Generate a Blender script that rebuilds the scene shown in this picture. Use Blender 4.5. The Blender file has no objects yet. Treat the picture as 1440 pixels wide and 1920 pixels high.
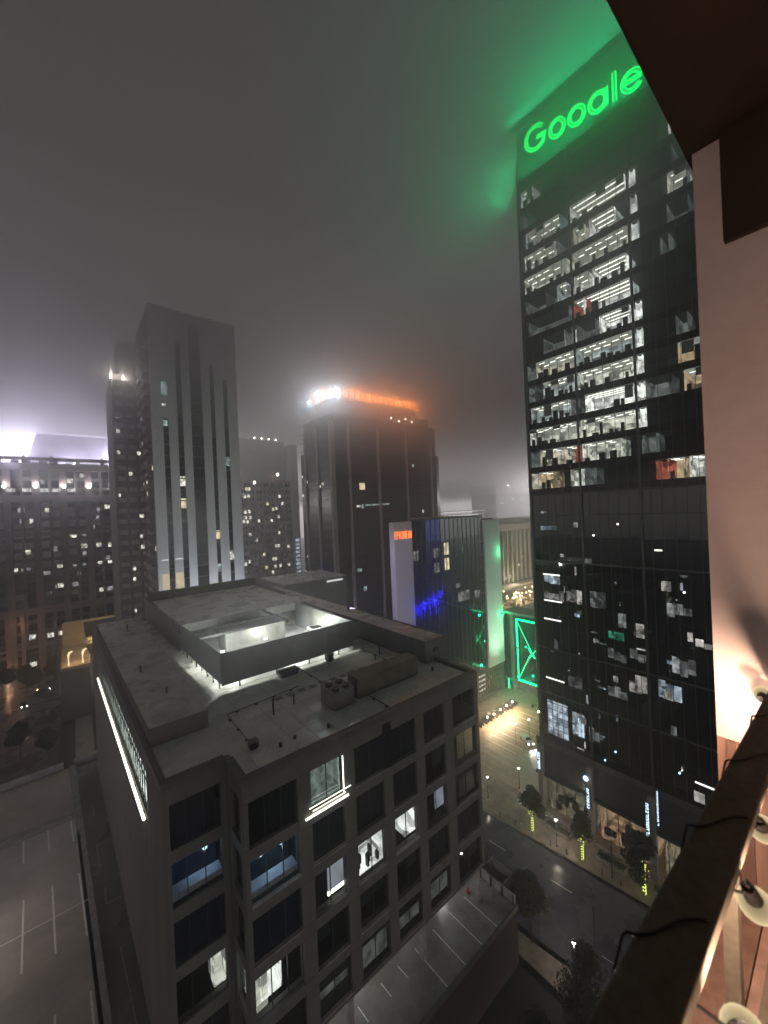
import bpy, bmesh, math, random
from mathutils import Vector, Matrix
random.seed(7)
R = math.radians
GZ = -58.0            # street level; the camera is the origin

# ---------------------------------------------------------------- camera, sky, exposure
scene = bpy.context.scene
COL = scene.collection
cam_d = bpy.data.cameras.new('camera'); cam = bpy.data.objects.new('camera', cam_d); COL.objects.link(cam)
TH = R(50.7); ROLL = R(2.46)
fwd = Vector((math.cos(TH), math.sin(TH), 0)); rgt = Vector((math.sin(TH), -math.cos(TH), 0)); upv = Vector((0, 0, 1))
cr = rgt * math.cos(ROLL) + upv * math.sin(ROLL) * -1
cu = rgt * math.sin(ROLL) + upv * math.cos(ROLL)
cr = (rgt * math.cos(ROLL) - upv * math.sin(ROLL)); cu = (rgt * math.sin(ROLL) + upv * math.cos(ROLL))
M = Matrix((cr, cu, -fwd)).transposed()
cam.rotation_euler = M.to_euler(); cam.location = (0, 0, 0)
cam_d.sensor_fit = 'VERTICAL'; cam_d.sensor_height = 36; cam_d.lens = 721 / 1920 * 36
cam_d.clip_start = 0.02; cam_d.clip_end = 4000
cam_d.dof.use_dof = True; cam_d.dof.focus_distance = 90; cam_d.dof.aperture_fstop = 2.4
scene.camera = cam
scene.view_settings.view_transform = 'Standard'; scene.view_settings.look = 'None'
scene.view_settings.exposure = 0.0; scene.view_settings.gamma = 1
scene.render.engine = 'CYCLES'
cy = scene.cycles
cy.max_bounces = 7; cy.diffuse_bounces = 2; cy.glossy_bounces = 3; cy.transmission_bounces = 2
cy.volume_bounces = 1; cy.transparent_max_bounces = 16
cy.sample_clamp_indirect = 2.5; cy.sample_clamp_direct = 0
cy.caustics_reflective = False; cy.caustics_refractive = False
cy.use_denoising = True
try: cy.use_light_tree = True
except Exception: pass

world = bpy.data.worlds.new('World'); scene.world = world; world.use_nodes = True
wn = world.node_tree.nodes; wl = world.node_tree.links; wn.clear()
wo = wn.new('ShaderNodeOutputWorld'); bg = wn.new('ShaderNodeBackground'); wl.new(bg.outputs[0], wo.inputs[0])
tc = wn.new('ShaderNodeTexCoord'); sp = wn.new('ShaderNodeSeparateXYZ'); wl.new(tc.outputs['Generated'], sp.inputs[0])
mr = wn.new('ShaderNodeMapRange'); mr.inputs[1].default_value = -0.3; mr.inputs[2].default_value = 1.0
wl.new(sp.outputs[2], mr.inputs[0])
cr_ = wn.new('ShaderNodeValToRGB'); wl.new(mr.outputs[0], cr_.inputs[0])
def ramp(node, stops):
    e = node.color_ramp.elements
    while len(e) > 1: e.remove(e[-1])
    e[0].position = stops[0][0]; e[0].color = (*stops[0][1], 1)
    for p, c in stops[1:]:
        x = e.new(p); x.color = (*c, 1)
# night overcast lit from below by the city: bright near the horizon, dark overhead
ramp(cr_, [(0.0, (.05, .046, .044)), (.14, (.20, .19, .18)), (.22, (.50, .47, .45)), (.38, (.88, .82, .785)),
           (.48, (.74, .69, .66)), (.58, (.20, .187, .182)), (.70, (.012, .011, .012)), (1.0, (.002, .002, .002))])
wl.new(cr_.outputs[0], bg.inputs[0]); bg.inputs[1].default_value = 2.6

# ---------------------------------------------------------------- materials
def nmat(name):
    m = bpy.data.materials.new(name); m.use_nodes = True
    m.node_tree.nodes.clear()
    o = m.node_tree.nodes.new('ShaderNodeOutputMaterial')
    return m, m.node_tree.nodes, m.node_tree.links, o
def rough_mat(name, col, rough=.8, var=.25, scale=1.0, col2=None, metallic=0, spec=.4, bump=0.0, wet=None, streak=False):
    m, n, l, o = nmat(name)
    b = n.new('ShaderNodeBsdfPrincipled'); l.new(b.outputs[0], o.inputs[0])
    g = n.new('ShaderNodeNewGeometry'); tx = n.new('ShaderNodeTexNoise'); tx.inputs['Scale'].default_value = scale
    tx.inputs['Detail'].default_value = 6; tx.inputs['Roughness'].default_value = .65
    src = g.outputs['Position']
    if streak:
        mp = n.new('ShaderNodeMapping'); mp.inputs['Scale'].default_value = (1, 1, .08); l.new(src, mp.inputs[0]); src = mp.outputs[0]
    l.new(src, tx.inputs['Vector'])
    rp = n.new('ShaderNodeValToRGB'); l.new(tx.outputs[0], rp.inputs[0])
    c2 = col2 or tuple(c * (1 - var) for c in col)
    ramp(rp, [(.32, c2), (.68, tuple(min(1, c * (1 + var * .5)) for c in col))])
    l.new(rp.outputs[0], b.inputs['Base Color'])
    b.inputs['Metallic'].default_value = metallic; b.inputs['Specular IOR Level'].default_value = spec
    if wet is not None:
        t2 = n.new('ShaderNodeTexNoise'); t2.inputs['Scale'].default_value = wet[0]; t2.inputs['Detail'].default_value = 4
        l.new(g.outputs['Position'], t2.inputs['Vector'])
        r2 = n.new('ShaderNodeMapRange'); r2.inputs[1].default_value = .42; r2.inputs[2].default_value = .62
        r2.inputs[3].default_value = wet[1]; r2.inputs[4].default_value = rough
        l.new(t2.outputs[0], r2.inputs[0]); l.new(r2.outputs[0], b.inputs['Roughness'])
    else:
        b.inputs['Roughness'].default_value = rough
    if bump:
        bp = n.new('ShaderNodeBump'); bp.inputs['Strength'].default_value = bump; bp.inputs['Distance'].default_value = .05
        l.new(tx.outputs[0], bp.inputs['Height']); l.new(bp.outputs[0], b.inputs['Normal'])
    return m
def emit_mat(name, col, strength, sample='AUTO', var=0.0, scale=1.5):
    m, n, l, o = nmat(name)
    e = n.new('ShaderNodeEmission'); e.inputs[0].default_value = (*col, 1); e.inputs[1].default_value = strength
    if var:
        g = n.new('ShaderNodeNewGeometry'); t = n.new('ShaderNodeTexNoise'); t.inputs['Scale'].default_value = scale
        t.inputs['Detail'].default_value = 3; l.new(g.outputs['Position'], t.inputs['Vector'])
        r = n.new('ShaderNodeMapRange'); r.inputs[1].default_value = .35; r.inputs[2].default_value = .65
        r.inputs[3].default_value = strength * (1 - var); r.inputs[4].default_value = strength * (1 + var)
        l.new(t.outputs[0], r.inputs[0]); l.new(r.outputs[0], e.inputs[1])
    l.new(e.outputs[0], o.inputs[0])
    m.cycles.emission_sampling = sample
    return m
def room_mat(name, col, strength, sx=2.2, sz=4.0):
    # a lit interior wall: partitions, furniture and darker patches break up the glow of a lit window
    m, n, l, o = nmat(name)
    e = n.new('ShaderNodeEmission'); l.new(e.outputs[0], o.inputs[0])
    g = n.new('ShaderNodeNewGeometry'); mp = n.new('ShaderNodeMapping'); mp.inputs['Scale'].default_value = (1 / sx, 1 / sx, 1 / 1.3)
    l.new(g.outputs['Position'], mp.inputs[0])
    v = n.new('ShaderNodeTexVoronoi'); v.distance = 'CHEBYCHEV'; v.inputs['Scale'].default_value = 1.6
    l.new(mp.outputs[0], v.inputs['Vector'])
    t = n.new('ShaderNodeTexNoise'); t.inputs['Scale'].default_value = .9; t.inputs['Detail'].default_value = 4; l.new(g.outputs['Position'], t.inputs['Vector'])
    sepc = n.new('ShaderNodeSeparateColor'); l.new(v.outputs['Color'], sepc.inputs[0])
    r = n.new('ShaderNodeMapRange'); r.inputs[1].default_value = 0; r.inputs[2].default_value = 1
    r.inputs[3].default_value = .18; r.inputs[4].default_value = 1.25
    l.new(sepc.outputs[0], r.inputs[0])
    r2 = n.new('ShaderNodeMapRange'); r2.inputs[1].default_value = .3; r2.inputs[2].default_value = .6
    r2.inputs[3].default_value = .45; r2.inputs[4].default_value = 1.1
    l.new(t.outputs[0], r2.inputs[0])
    mu = n.new('ShaderNodeMath'); mu.operation = 'MULTIPLY'; l.new(r.outputs[0], mu.inputs[0]); l.new(r2.outputs[0], mu.inputs[1])
    m2 = n.new('ShaderNodeMath'); m2.operation = 'MULTIPLY'; l.new(mu.outputs[0], m2.inputs[0]); m2.inputs[1].default_value = strength
    l.new(m2.outputs[0], e.inputs[1]); e.inputs[0].default_value = (*col, 1)
    m.cycles.emission_sampling = 'NONE'
    return m
def glass_mat(name, tint, trans, rough=.03, gcol=(.75, .8, .85)):
    m, n, l, o = nmat(name)
    a = n.new('ShaderNodeBsdfTransparent'); a.inputs[0].default_value = (*tint, 1)
    b = n.new('ShaderNodeBsdfGlossy'); b.inputs['Roughness'].default_value = rough; b.inputs[0].default_value = (*gcol, 1)
    x = n.new('ShaderNodeMixShader'); f = n.new('ShaderNodeFresnel'); f.inputs[0].default_value = 1.6
    r = n.new('ShaderNodeMapRange'); r.inputs[3].default_value = 1 - trans; r.inputs[4].default_value = 1
    l.new(f.outputs[0], r.inputs[0])
    g = n.new('ShaderNodeNewGeometry'); iv = n.new('ShaderNodeMath'); iv.operation = 'SUBTRACT'; iv.inputs[0].default_value = 1
    l.new(g.outputs['Backfacing'], iv.inputs[1]); mu = n.new('ShaderNodeMath'); mu.operation = 'MULTIPLY'
    l.new(r.outputs[0], mu.inputs[0]); l.new(iv.outputs[0], mu.inputs[1]); l.new(mu.outputs[0], x.inputs[0]); l.new(a.outputs[0], x.inputs[1]); l.new(b.outputs[0], x.inputs[2])
    l.new(x.outputs[0], o.inputs[0])
    return m
def dark_glass(name, col, spec=.9, rough=.04, wav=.0):
    m, n, l, o = nmat(name)
    b = n.new('ShaderNodeBsdfPrincipled'); l.new(b.outputs[0], o.inputs[0])
    b.inputs['Base Color'].default_value = (*col, 1); b.inputs['Roughness'].default_value = rough
    b.inputs['Specular IOR Level'].default_value = spec; b.inputs['IOR'].default_value = 1.45
    if wav:
        g = n.new('ShaderNodeNewGeometry'); t = n.new('ShaderNodeTexNoise'); t.inputs['Scale'].default_value = .35
        l.new(g.outputs['Position'], t.inputs['Vector']); bp = n.new('ShaderNodeBump'); bp.inputs['Strength'].default_value = wav
        bp.inputs['Distance'].default_value = .2; l.new(t.outputs[0], bp.inputs['Height']); l.new(bp.outputs[0], b.inputs['Normal'])
    return m

concA = rough_mat('office_concrete', (.115, .116, .108), .8, .2, .7, streak=True, bump=.1)
concA_d = rough_mat('office_side_wall', (.14, .12, .11), .85, .25, .6, streak=True)
roofA = rough_mat('roof_membrane', (.58, .58, .53), .8, .22, .22, wet=(.38, .16), bump=.08, spec=.3)
roofB = rough_mat('raised_roof_membrane', (.48, .46, .42), .8, .4, .3, wet=(.4, .2), spec=.3)
coping = rough_mat('roof_coping', (.09, .09, .08), .5, .3, 1.0)
screen_m = rough_mat('screen_metal', (.105, .11, .10), .45, .15, .8, metallic=.3)
white_metal = rough_mat('white_metal', (.62, .62, .60), .5, .15, 2)
dark_metal = rough_mat('dark_metal', (.035, .035, .035), .4, .3, 2, metallic=.5)
grey_metal = rough_mat('grey_metal', (.13, .13, .12), .5, .3, 1.5, metallic=.2)
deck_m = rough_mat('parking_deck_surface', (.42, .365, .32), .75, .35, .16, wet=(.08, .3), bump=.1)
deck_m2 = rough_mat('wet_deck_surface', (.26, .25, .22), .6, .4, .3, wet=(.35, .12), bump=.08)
kerb_m = rough_mat('pale_concrete', (.33, .31, .29), .8, .35, .9)
paint_m = rough_mat('white_paint', (.86, .85, .82), .6, .2, 3)
asphalt = rough_mat('wet_asphalt', (.09, .083, .115), .55, .3, .5, wet=(.2, .2), bump=.12)
pave_m = rough_mat('brick_pavement', (.27, .23, .19), .7, .5, .45, wet=(.3, .25))
plaza_m = rough_mat('plaza_paving', (.38, .32, .25), .7, .4, .35, wet=(.3, .3))
ground_m = rough_mat('ground', (.05, .045, .045), .8, .5, .05)
black_m = rough_mat('black_interior', (.012, .012, .013), .6, .2, 1)
frame_m = rough_mat('window_frame_metal', (.05, .05, .05), .4, .2, 2, metallic=.4)
tower_glass = dark_glass('tower_glass', (.008, .012, .018), .6, .03, .05)
spand_glass = dark_glass('spandrel_glass', (.012, .013, .015), .35, .08)
officeA_glass = dark_glass('office_glass', (.010, .013, .022), 1.0, .04, .06)
clear_glass = glass_mat('clear_glass', (.85, .88, .86), .94, .03, (.5, .53, .56))
thin_glass, _n, _l, _o = nmat('thin_glass')
_t = _n.new('ShaderNodeBsdfTransparent'); _g = _n.new('ShaderNodeBsdfGlossy'); _g.inputs['Roughness'].default_value = .08; _m = _n.new('ShaderNodeMixShader'); _m.inputs[0].default_value = .1
_l.new(_t.outputs[0], _m.inputs[1]); _l.new(_g.outputs[0], _m.inputs[2]); _l.new(_m.outputs[0], _o.inputs[0])
haze_glass = glass_mat('tinted_glass', (.55, .6, .6), .93, .03, (.4, .42, .45))
mull_m = rough_mat('mullion_metal', (.10, .11, .11), .4, .2, 1, metallic=.5)
room_w = room_mat('lit_room_neutral', (1, .98, .88), 1.05)
room_warm = room_mat('lit_room_warm', (1, .72, .45), .8)
room_cool = room_mat('lit_room_cool', (.72, .85, 1), .75)
room_dim = room_mat('lit_room_dim', (.8, .85, .85), .22)
room_red = room_mat('lit_room_red', (1, .22, .15), .55)
room_bright = room_mat('lit_room_bright', (1, .98, .95), 1.7)
blind_m = emit_mat('lit_blind', (.55, .54, .68), .55, 'NONE', .2, .6)
blind_dim = emit_mat('dim_blind', (.55, .55, .52), .16, 'NONE', .5, 1.2)
strip_m = emit_mat('ceiling_light', (1, .97, .88), 4.0, 'NONE')
ceil_lit = emit_mat('lit_ceiling', (.9, .9, .8), .42, 'NONE', .3, .8)
led_w = emit_mat('white_led', (1, 1, .82), 3.6)
led_b = emit_mat('blue_white_led', (.6, .8, 1), 2.5)
led_green = emit_mat('green_led', (.0, 1, .33), 3.2)
led_blue = emit_mat('blue_led', (.02, .015, 1), 1.1, 'AUTO', .9, 1.2)
fairy_m = emit_mat('fairy_light', (.85, 1, .18), 2.4)
lamp_m = emit_mat('lamp_globe', (1, .93, .8), 14)
lamp_warm = emit_mat('warm_lamp', (1, .72, .38), 10)
orange_m = emit_mat('orange_light', (1, .20, .03), 2.6)
sign_or = emit_mat('orange_letter', (1, .22, .06), 1.8)
sign_gf = emit_mat('sign_face_green', (.0, .62, .05), 1.3)
sign_gt = emit_mat('sign_tube_green', (.0, 1, .12), 9)

# ---------------------------------------------------------------- mesh helpers
class MB:
    def __init__(s): s.v = []; s.f = []
    def quad(s, a, b, c, d):
        i = len(s.v); s.v += [tuple(a), tuple(b), tuple(c), tuple(d)]; s.f.append((i, i + 1, i + 2, i + 3)); return s
    def hexa(s, p):   # p: 4 bottom + 4 top
        i = len(s.v); s.v += [tuple(q) for q in p]
        for f in ((3, 2, 1, 0), (4, 5, 6, 7), (0, 1, 5, 4), (1, 2, 6, 5), (2, 3, 7, 6), (3, 0, 4, 7)): s.f.append(tuple(i + k for k in f))
        return s
    def box(s, x0, x1, y0, y1, z0, z1):
        return s.hexa([(x0, y0, z0), (x1, y0, z0), (x1, y1, z0), (x0, y1, z0), (x0, y0, z1), (x1, y0, z1), (x1, y1, z1), (x0, y1, z1)])
    def prism(s, poly, z0, z1):
        n = len(poly); i = len(s.v)
        s.v += [(x, y, z0) for x, y in poly] + [(x, y, z1) for x, y in poly]
        s.f.append(tuple(i + k for k in reversed(range(n)))); s.f.append(tuple(i + n + k for k in range(n)))
        for k in range(n): s.f.append((i + k, i + (k + 1) % n, i + n + (k + 1) % n, i + n + k))
        return s
    def tube(s, pts, r, n=8, r2=None, cap=True):
        pts = [Vector(p) for p in pts]; m = len(pts); i0 = len(s.v)
        for k, p in enumerate(pts):
            d = (pts[min(k + 1, m - 1)] - pts[max(k - 1, 0)]).normalized()
            a = d.cross(Vector((0, 0, 1)));
            if a.length < .01: a = d.cross(Vector((1, 0, 0)))
            a.normalize(); b = d.cross(a)
            rr = r if r2 is None else r + (r2 - r) * k / max(1, m - 1)
            for j in range(n):
                t = 2 * math.pi * j / n
                s.v.append(tuple(p + a * math.cos(t) * rr + b * math.sin(t) * rr))
        for k in range(m - 1):
            for j in range(n):
                s.f.append((i0 + k * n + j, i0 + k * n + (j + 1) % n, i0 + (k + 1) * n + (j + 1) % n, i0 + (k + 1) * n + j))
        if cap:
            s.f.append(tuple(i0 + j for j in range(n))); s.f.append(tuple(i0 + (m - 1) * n + j for j in reversed(range(n))))
        return s
    def ball(s, c, r, nu=10, nv=6, sz=1.0):
        i0 = len(s.v)
        for a in range(nv + 1):
            ph = math.pi * a / nv
            for b in range(nu):
                t = 2 * math.pi * b / nu
                s.v.append((c[0] + r * math.sin(ph) * math.cos(t), c[1] + r * math.sin(ph) * math.sin(t), c[2] + sz * r * math.cos(ph)))
        for a in range(nv):
            for b in range(nu):
                s.f.append((i0 + a * nu + b, i0 + (a + 1) * nu + b, i0 + (a + 1) * nu + (b + 1) % nu, i0 + a * nu + (b + 1) % nu))
        return s
    def mesh(s, name, m, off=(0, 0, 0)):
        me = bpy.data.meshes.new(name)
        me.from_pydata([(x - off[0], y - off[1], z - off[2]) for x, y, z in s.v], [], s.f)
        me.materials.append(m); me.validate(); me.update(); return me

class Thing:
    def __init__(s, o, origin): s.o = o; s.org = origin
def thing(name, label, cat, loc, group=None):
    o = bpy.data.objects.new(name, None); COL.objects.link(o); o.location = loc
    o.empty_display_size = .5; o['label'] = label; o['category'] = cat
    if group: o['group'] = group
    return Thing(o, tuple(loc))
def part(name, mb, m, th, parent=None, stuff=False, label=None, smooth=False):
    """part of a thing (or sub-part of a part); mesh given in world coordinates"""
    me = mb.mesh(name, m, th.org); o = bpy.data.objects.new(name, me); COL.objects.link(o)
    o.parent = parent or th.o
    if stuff: o['kind'] = 'stuff'
    if label: o['label'] = label
    if smooth:
        for p in me.polygons: p.use_smooth = True
    return o
def piece(name, me, th, p, parent=None):
    o = bpy.data.objects.new(name, me); COL.objects.link(o); o.parent = parent or th.o
    o.location = (p[0] - th.org[0], p[1] - th.org[1], p[2] - th.org[2]); return o
def struct(name, mb, m):
    me = mb.mesh(name, m); o = bpy.data.objects.new(name, me); COL.objects.link(o); o['kind'] = 'structure'; return o
def solo(name, mb, m, label, cat, group=None, smooth=False):
    c = Vector((0, 0, 0)); xs = [v[0] for v in mb.v]; ys = [v[1] for v in mb.v]; zs = [v[2] for v in mb.v]
    org = ((min(xs) + max(xs)) / 2, (min(ys) + max(ys)) / 2, min(zs))
    me = mb.mesh(name, m, org); o = bpy.data.objects.new(name, me); COL.objects.link(o); o.location = org
    o['label'] = label; o['category'] = cat
    if group: o['group'] = group
    if smooth:
        for p in me.polygons: p.use_smooth = True
    return o
def dup(root, loc, rotz=0, label=None, scale=None):
    r = root.copy(); COL.objects.link(r); r.location = loc; r.rotation_euler = (0, 0, rotz)
    if scale: r.scale = (scale,) * 3
    if label: r['label'] = label
    for ch in list(root.children):
        c = ch.copy(); COL.objects.link(c); c.parent = r
        for g in list(ch.children):
            d = g.copy(); COL.objects.link(d); d.parent = c
    return r
class Fr:
    """facade frame: u along the wall, d inwards, z up"""
    def __init__(s, o, t, n): s.o = Vector((o[0], o[1], 0)); s.t = Vector((t[0], t[1], 0)).normalized(); s.n = Vector((n[0], n[1], 0)).normalized()
    def p(s, u, d, z):
        q = s.o + s.t * u + s.n * d; return (q.x, q.y, z)
    def box(s, mb, u0, u1, d0, d1, z0, z1):
        return mb.hexa([s.p(u0, d0, z0), s.p(u1, d0, z0), s.p(u1, d1, z0), s.p(u0, d1, z0), s.p(u0, d0, z1), s.p(u1, d0, z1), s.p(u1, d1, z1), s.p(u0, d1, z1)])
    def tubes(s, mb, pts, w, d0, d1):
        """flat stroke of width w along 2-D points (u, z)"""
        for (a, b), (c, e) in zip(pts[:-1], pts[1:]):
            L = math.hypot(c - a, e - b)
            if L < 1e-6: continue
            tx, tz = (c - a) / L, (e - b) / L; nx, nz = -tz * w / 2, tx * w / 2; ex, ez = tx * w * .3, tz * w * .3
            q = [(a - ex + nx, b - ez + nz), (a - ex - nx, b - ez - nz), (c + ex - nx, e + ez - nz), (c + ex + nx, e + ez + nz)]
            mb.hexa([s.p(u, d0, z) for u, z in q] + [s.p(u, d1, z) for u, z in q])
        return mb

def point_light(name, loc, col, power, th=None, radius=.15, spot=None, aim=None, blend=.6):
    d = bpy.data.lights.new(name, 'SPOT' if spot else 'POINT'); d.color = col; d.energy = power; d.shadow_soft_size = radius
    o = bpy.data.objects.new(name, d); COL.objects.link(o)
    if spot:
        d.spot_size = R(spot); d.spot_blend = blend
        o.rotation_euler = (Vector(aim) - Vector(loc)).to_track_quat('-Z', 'Y').to_euler()
    o.location = loc
    if th: o.parent = th.o; o.location = tuple(a - b for a, b in zip(loc, th.org))
    return o

# one window: frame (part) > panes (sub-parts), optional room behind it
def window(th, fr, u0, u1, z0, z1, depth=.26, n=2, glass=None, room=None, ru=None, rz=None, nz=1, ceil=False, fw=.07, roomd=2.2):
    f = MB()
    fr.box(f, u0, u1, depth, depth + .1, z1 - fw, z1); fr.box(f, u0, u1, depth, depth + .1, z0, z0 + fw)
    cells = []
    for k in range(n + 1):
        x = u0 + (u1 - u0) * k / n; a = max(u0, x - fw / 2); b = min(u1, x + fw / 2)
        if k == 0: b = u0 + fw
        if k == n: a = u1 - fw
        fr.box(f, a, b, depth + .004, depth + .1, z0 + fw, z1 - fw)
    for k in range(1, nz):
        zz = z0 + (z1 - z0) * (k / nz if nz > 2 else .68)
        fr.box(f, u0 + fw, u1 - fw, depth + .008, depth + .09, zz - fw / 2, zz + fw / 2)
    w = part('window', f, frame_m, th)
    for k in range(n):
        a = u0 + (u1 - u0) * k / n; b = u0 + (u1 - u0) * (k + 1) / n
        part('pane', fr.box(MB(), a + .03, b - .03, depth + .04, depth + .065, z0 + .03, z1 - .03), glass or (clear_glass if room else officeA_glass), th, w)
    if room:
        a, b = ru or (u0, u1); c, d = rz or (z0, z1)
        part('lit_room', fr.box(MB(), a + .02, b - .02, depth + roomd, depth + roomd + .1, c - .2, d + .1), room, th, w)
        if ceil:
            cb = MB()
            for q in range(2):
                uu = a + (b - a) * (q + .5) / 2; fr.box(cb, uu - .5, uu + .5, depth + .5, depth + .65, d + .02, d + .07)
            part('ceiling_light', cb, strip_m, th, w)
    return w

def room_box(fr, u0, u1, d0, d1, z0, z1, back=True, floor=False, ceil=False, sides=True):
    m = MB()
    if back: fr.box(m, u0, u1, d1, d1 + .08, z0, z1)
    if floor: fr.box(m, u0, u1, d0, d1, z0 - .08, z0)
    if ceil: fr.box(m, u0, u1, d0, d1, z1, z1 + .08)
    if sides:
        fr.box(m, u0 - .06, u0 - .004, d0, d1, z0, z1); fr.box(m, u1 + .004, u1 + .06, d0, d1, z0, z1)
    return m

# ---------------------------------------------------------------- ground, road, pavements
def st(Y): return 59.4 + (46.6 - Y) * .107      # far kerb line, not quite parallel to the buildings
def nk(Y): return st(Y) - 15.6                  # near kerb line
struct('ground', MB().box(-558, 858, -358, 898, GZ - .6, GZ - .12), ground_m)
Ya, Yb = -70, 140
rd = MB(); rd.prism([(nk(Ya), Ya), (st(Ya), Ya), (st(Yb), Yb), (nk(Yb), Yb)], GZ - .1, GZ)
road = struct('road', rd, asphalt)
dl = bpy.data.meshes.new('lane_dash')
def dash(x0, y0, x1, y1, w=.13, z=GZ + .004, name='lane_dash', parent=None):
    d = Vector((x1 - x0, y1 - y0)); nrm = Vector((-d.y, d.x)).normalized() * w / 2
    mb = MB().prism([(x0 - nrm.x, y0 - nrm.y), (x1 - nrm.x, y1 - nrm.y), (x1 + nrm.x, y1 + nrm.y), (x0 + nrm.x, y0 + nrm.y)], z, z + .004)
    o = bpy.data.objects.new(name, mb.mesh(name, paint_m)); COL.objects.link(o); o['kind'] = 'structure' if not parent else 'structure'
    if parent: o.parent = parent; del o['kind']
    return o
for a in (41.9, 31.2, 20.4, 9.6): 
    dash(54.75 + (41.9 - a) * .1, a, 54.75 + (41.9 - a + 3) * .1, a - 3, parent=road)
dash(50.9, 22, 51.4, 17.5, w=.12, parent=road)
pt_ = rough_mat('asphalt_patch', (.15, .14, .17), .6, .25, 1.5, wet=(.3, .25)); pd_ = rough_mat('dark_asphalt_patch', (.05, .048, .055), .5, .3, 1.5)
for (x0, y0, w_, h_, m_) in ((53.6, 19.6, 1.3, 2.0, pt_), (48.4, 33.0, 2.4, 1.1, pd_), (57.2, 26.0, .9, 4.6, pd_), (51.5, 40.0, 1.6, 2.4, pd_), (58.0, 36.5, 1.4, 1.2, pt_)):
    o = bpy.data.objects.new('asphalt_patch', MB().box(x0, x0 + w_, y0, y0 + h_, GZ + .001, GZ + .003).mesh('asphalt_patch', m_)); COL.objects.link(o); o.parent = road
for (x, y) in ((52.2, 29.6), (56.9, 33.4), (50.3, 24.6)):
    o = bpy.data.objects.new('manhole_cover', MB().tube([(x, y, GZ + .0), (x, y, GZ + .012)], .34, 14).mesh('manhole_cover', dark_metal)); COL.objects.link(o); o.parent = road
# stop markings near the bottom
for (x, y) in ((56.3, 20.4), (53.4, 19.7)): dash(x, y, x + .1, y - 1.0, w=.22, parent=road)
pv = MB(); pv.prism([(st(Ya) + .18, Ya), (69, Ya), (69, 50), (st(50) + .18, 50)], GZ - .1, GZ + .13)
struct('pavement', pv, pave_m)
kb = MB(); kb.prism([(st(Ya), Ya), (st(Ya) + .18, Ya), (st(62) + .18, 62), (st(62), 62)], GZ - .1, GZ + .14)
kb.prism([(nk(Ya) - .18, Ya), (nk(Ya), Ya), (nk(62), 62), (nk(62) - .18, 62)], GZ - .1, GZ + .14)
struct('kerb', kb, kerb_m)
pv2 = MB(); pv2.prism([(43.2, Ya), (nk(Ya) - .18, Ya), (nk(62) - .18, 62), (43.2, 62)], GZ - .1, GZ + .13)
struct('near_pavement', pv2, pave_m)
pl = MB(); pl.prism([(st(50) + .18, 50), (69, 50), (69, 39.5), (140, 39.5), (140, 72), (st(72) + .18, 72)], GZ - .1, GZ + .125)
plaza = struct('plaza', pl, plaza_m)
pl2 = MB(); pl2.prism([(78, 50.5), (118, 50.5), (118, 71.9), (78, 71.9)], GZ + .126, GZ + .14)
lot = rough_mat('warm_paver', (.34, .26, .17), .6, .35, .5, wet=(.35, .4))
lotp = struct('paved_lot', pl2, lot)
for k in range(13):
    x = 79 + k * 2.5
    dash(x, 60.5, x, 51.5, w=.14, z=GZ + .143, name='bay_line', parent=lotp)
# near plaza paving seams
for k in range(10):
    x = 62.5 + k * 2.0
    dash(x, 58.5, x, 48.5, w=.05, z=GZ + .128, name='paving_seam', parent=plaza)
# left service drive
sd = MB(); sd.prism([(-.9, 105.5), (3.0, 105.5), (3.6, 190), (-.4, 190)], GZ - .1, GZ + .02)
drive_m = rough_mat('wet_concrete_drive', (.34, .32, .33), .45, .3, .25, wet=(.12, .25))
struct('service_drive', sd, drive_m)
sr = MB(); sr.prism([(-60, 108), (-4, 108), (-4, 204), (-60, 204)], GZ - .1, GZ)
lroad = struct('left_road', sr, asphalt)
for y in (141, 148.5, 156, 163.5, 171): dash(-16.4, y, -14.6, y + .6, w=.16, parent=lroad)

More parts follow.
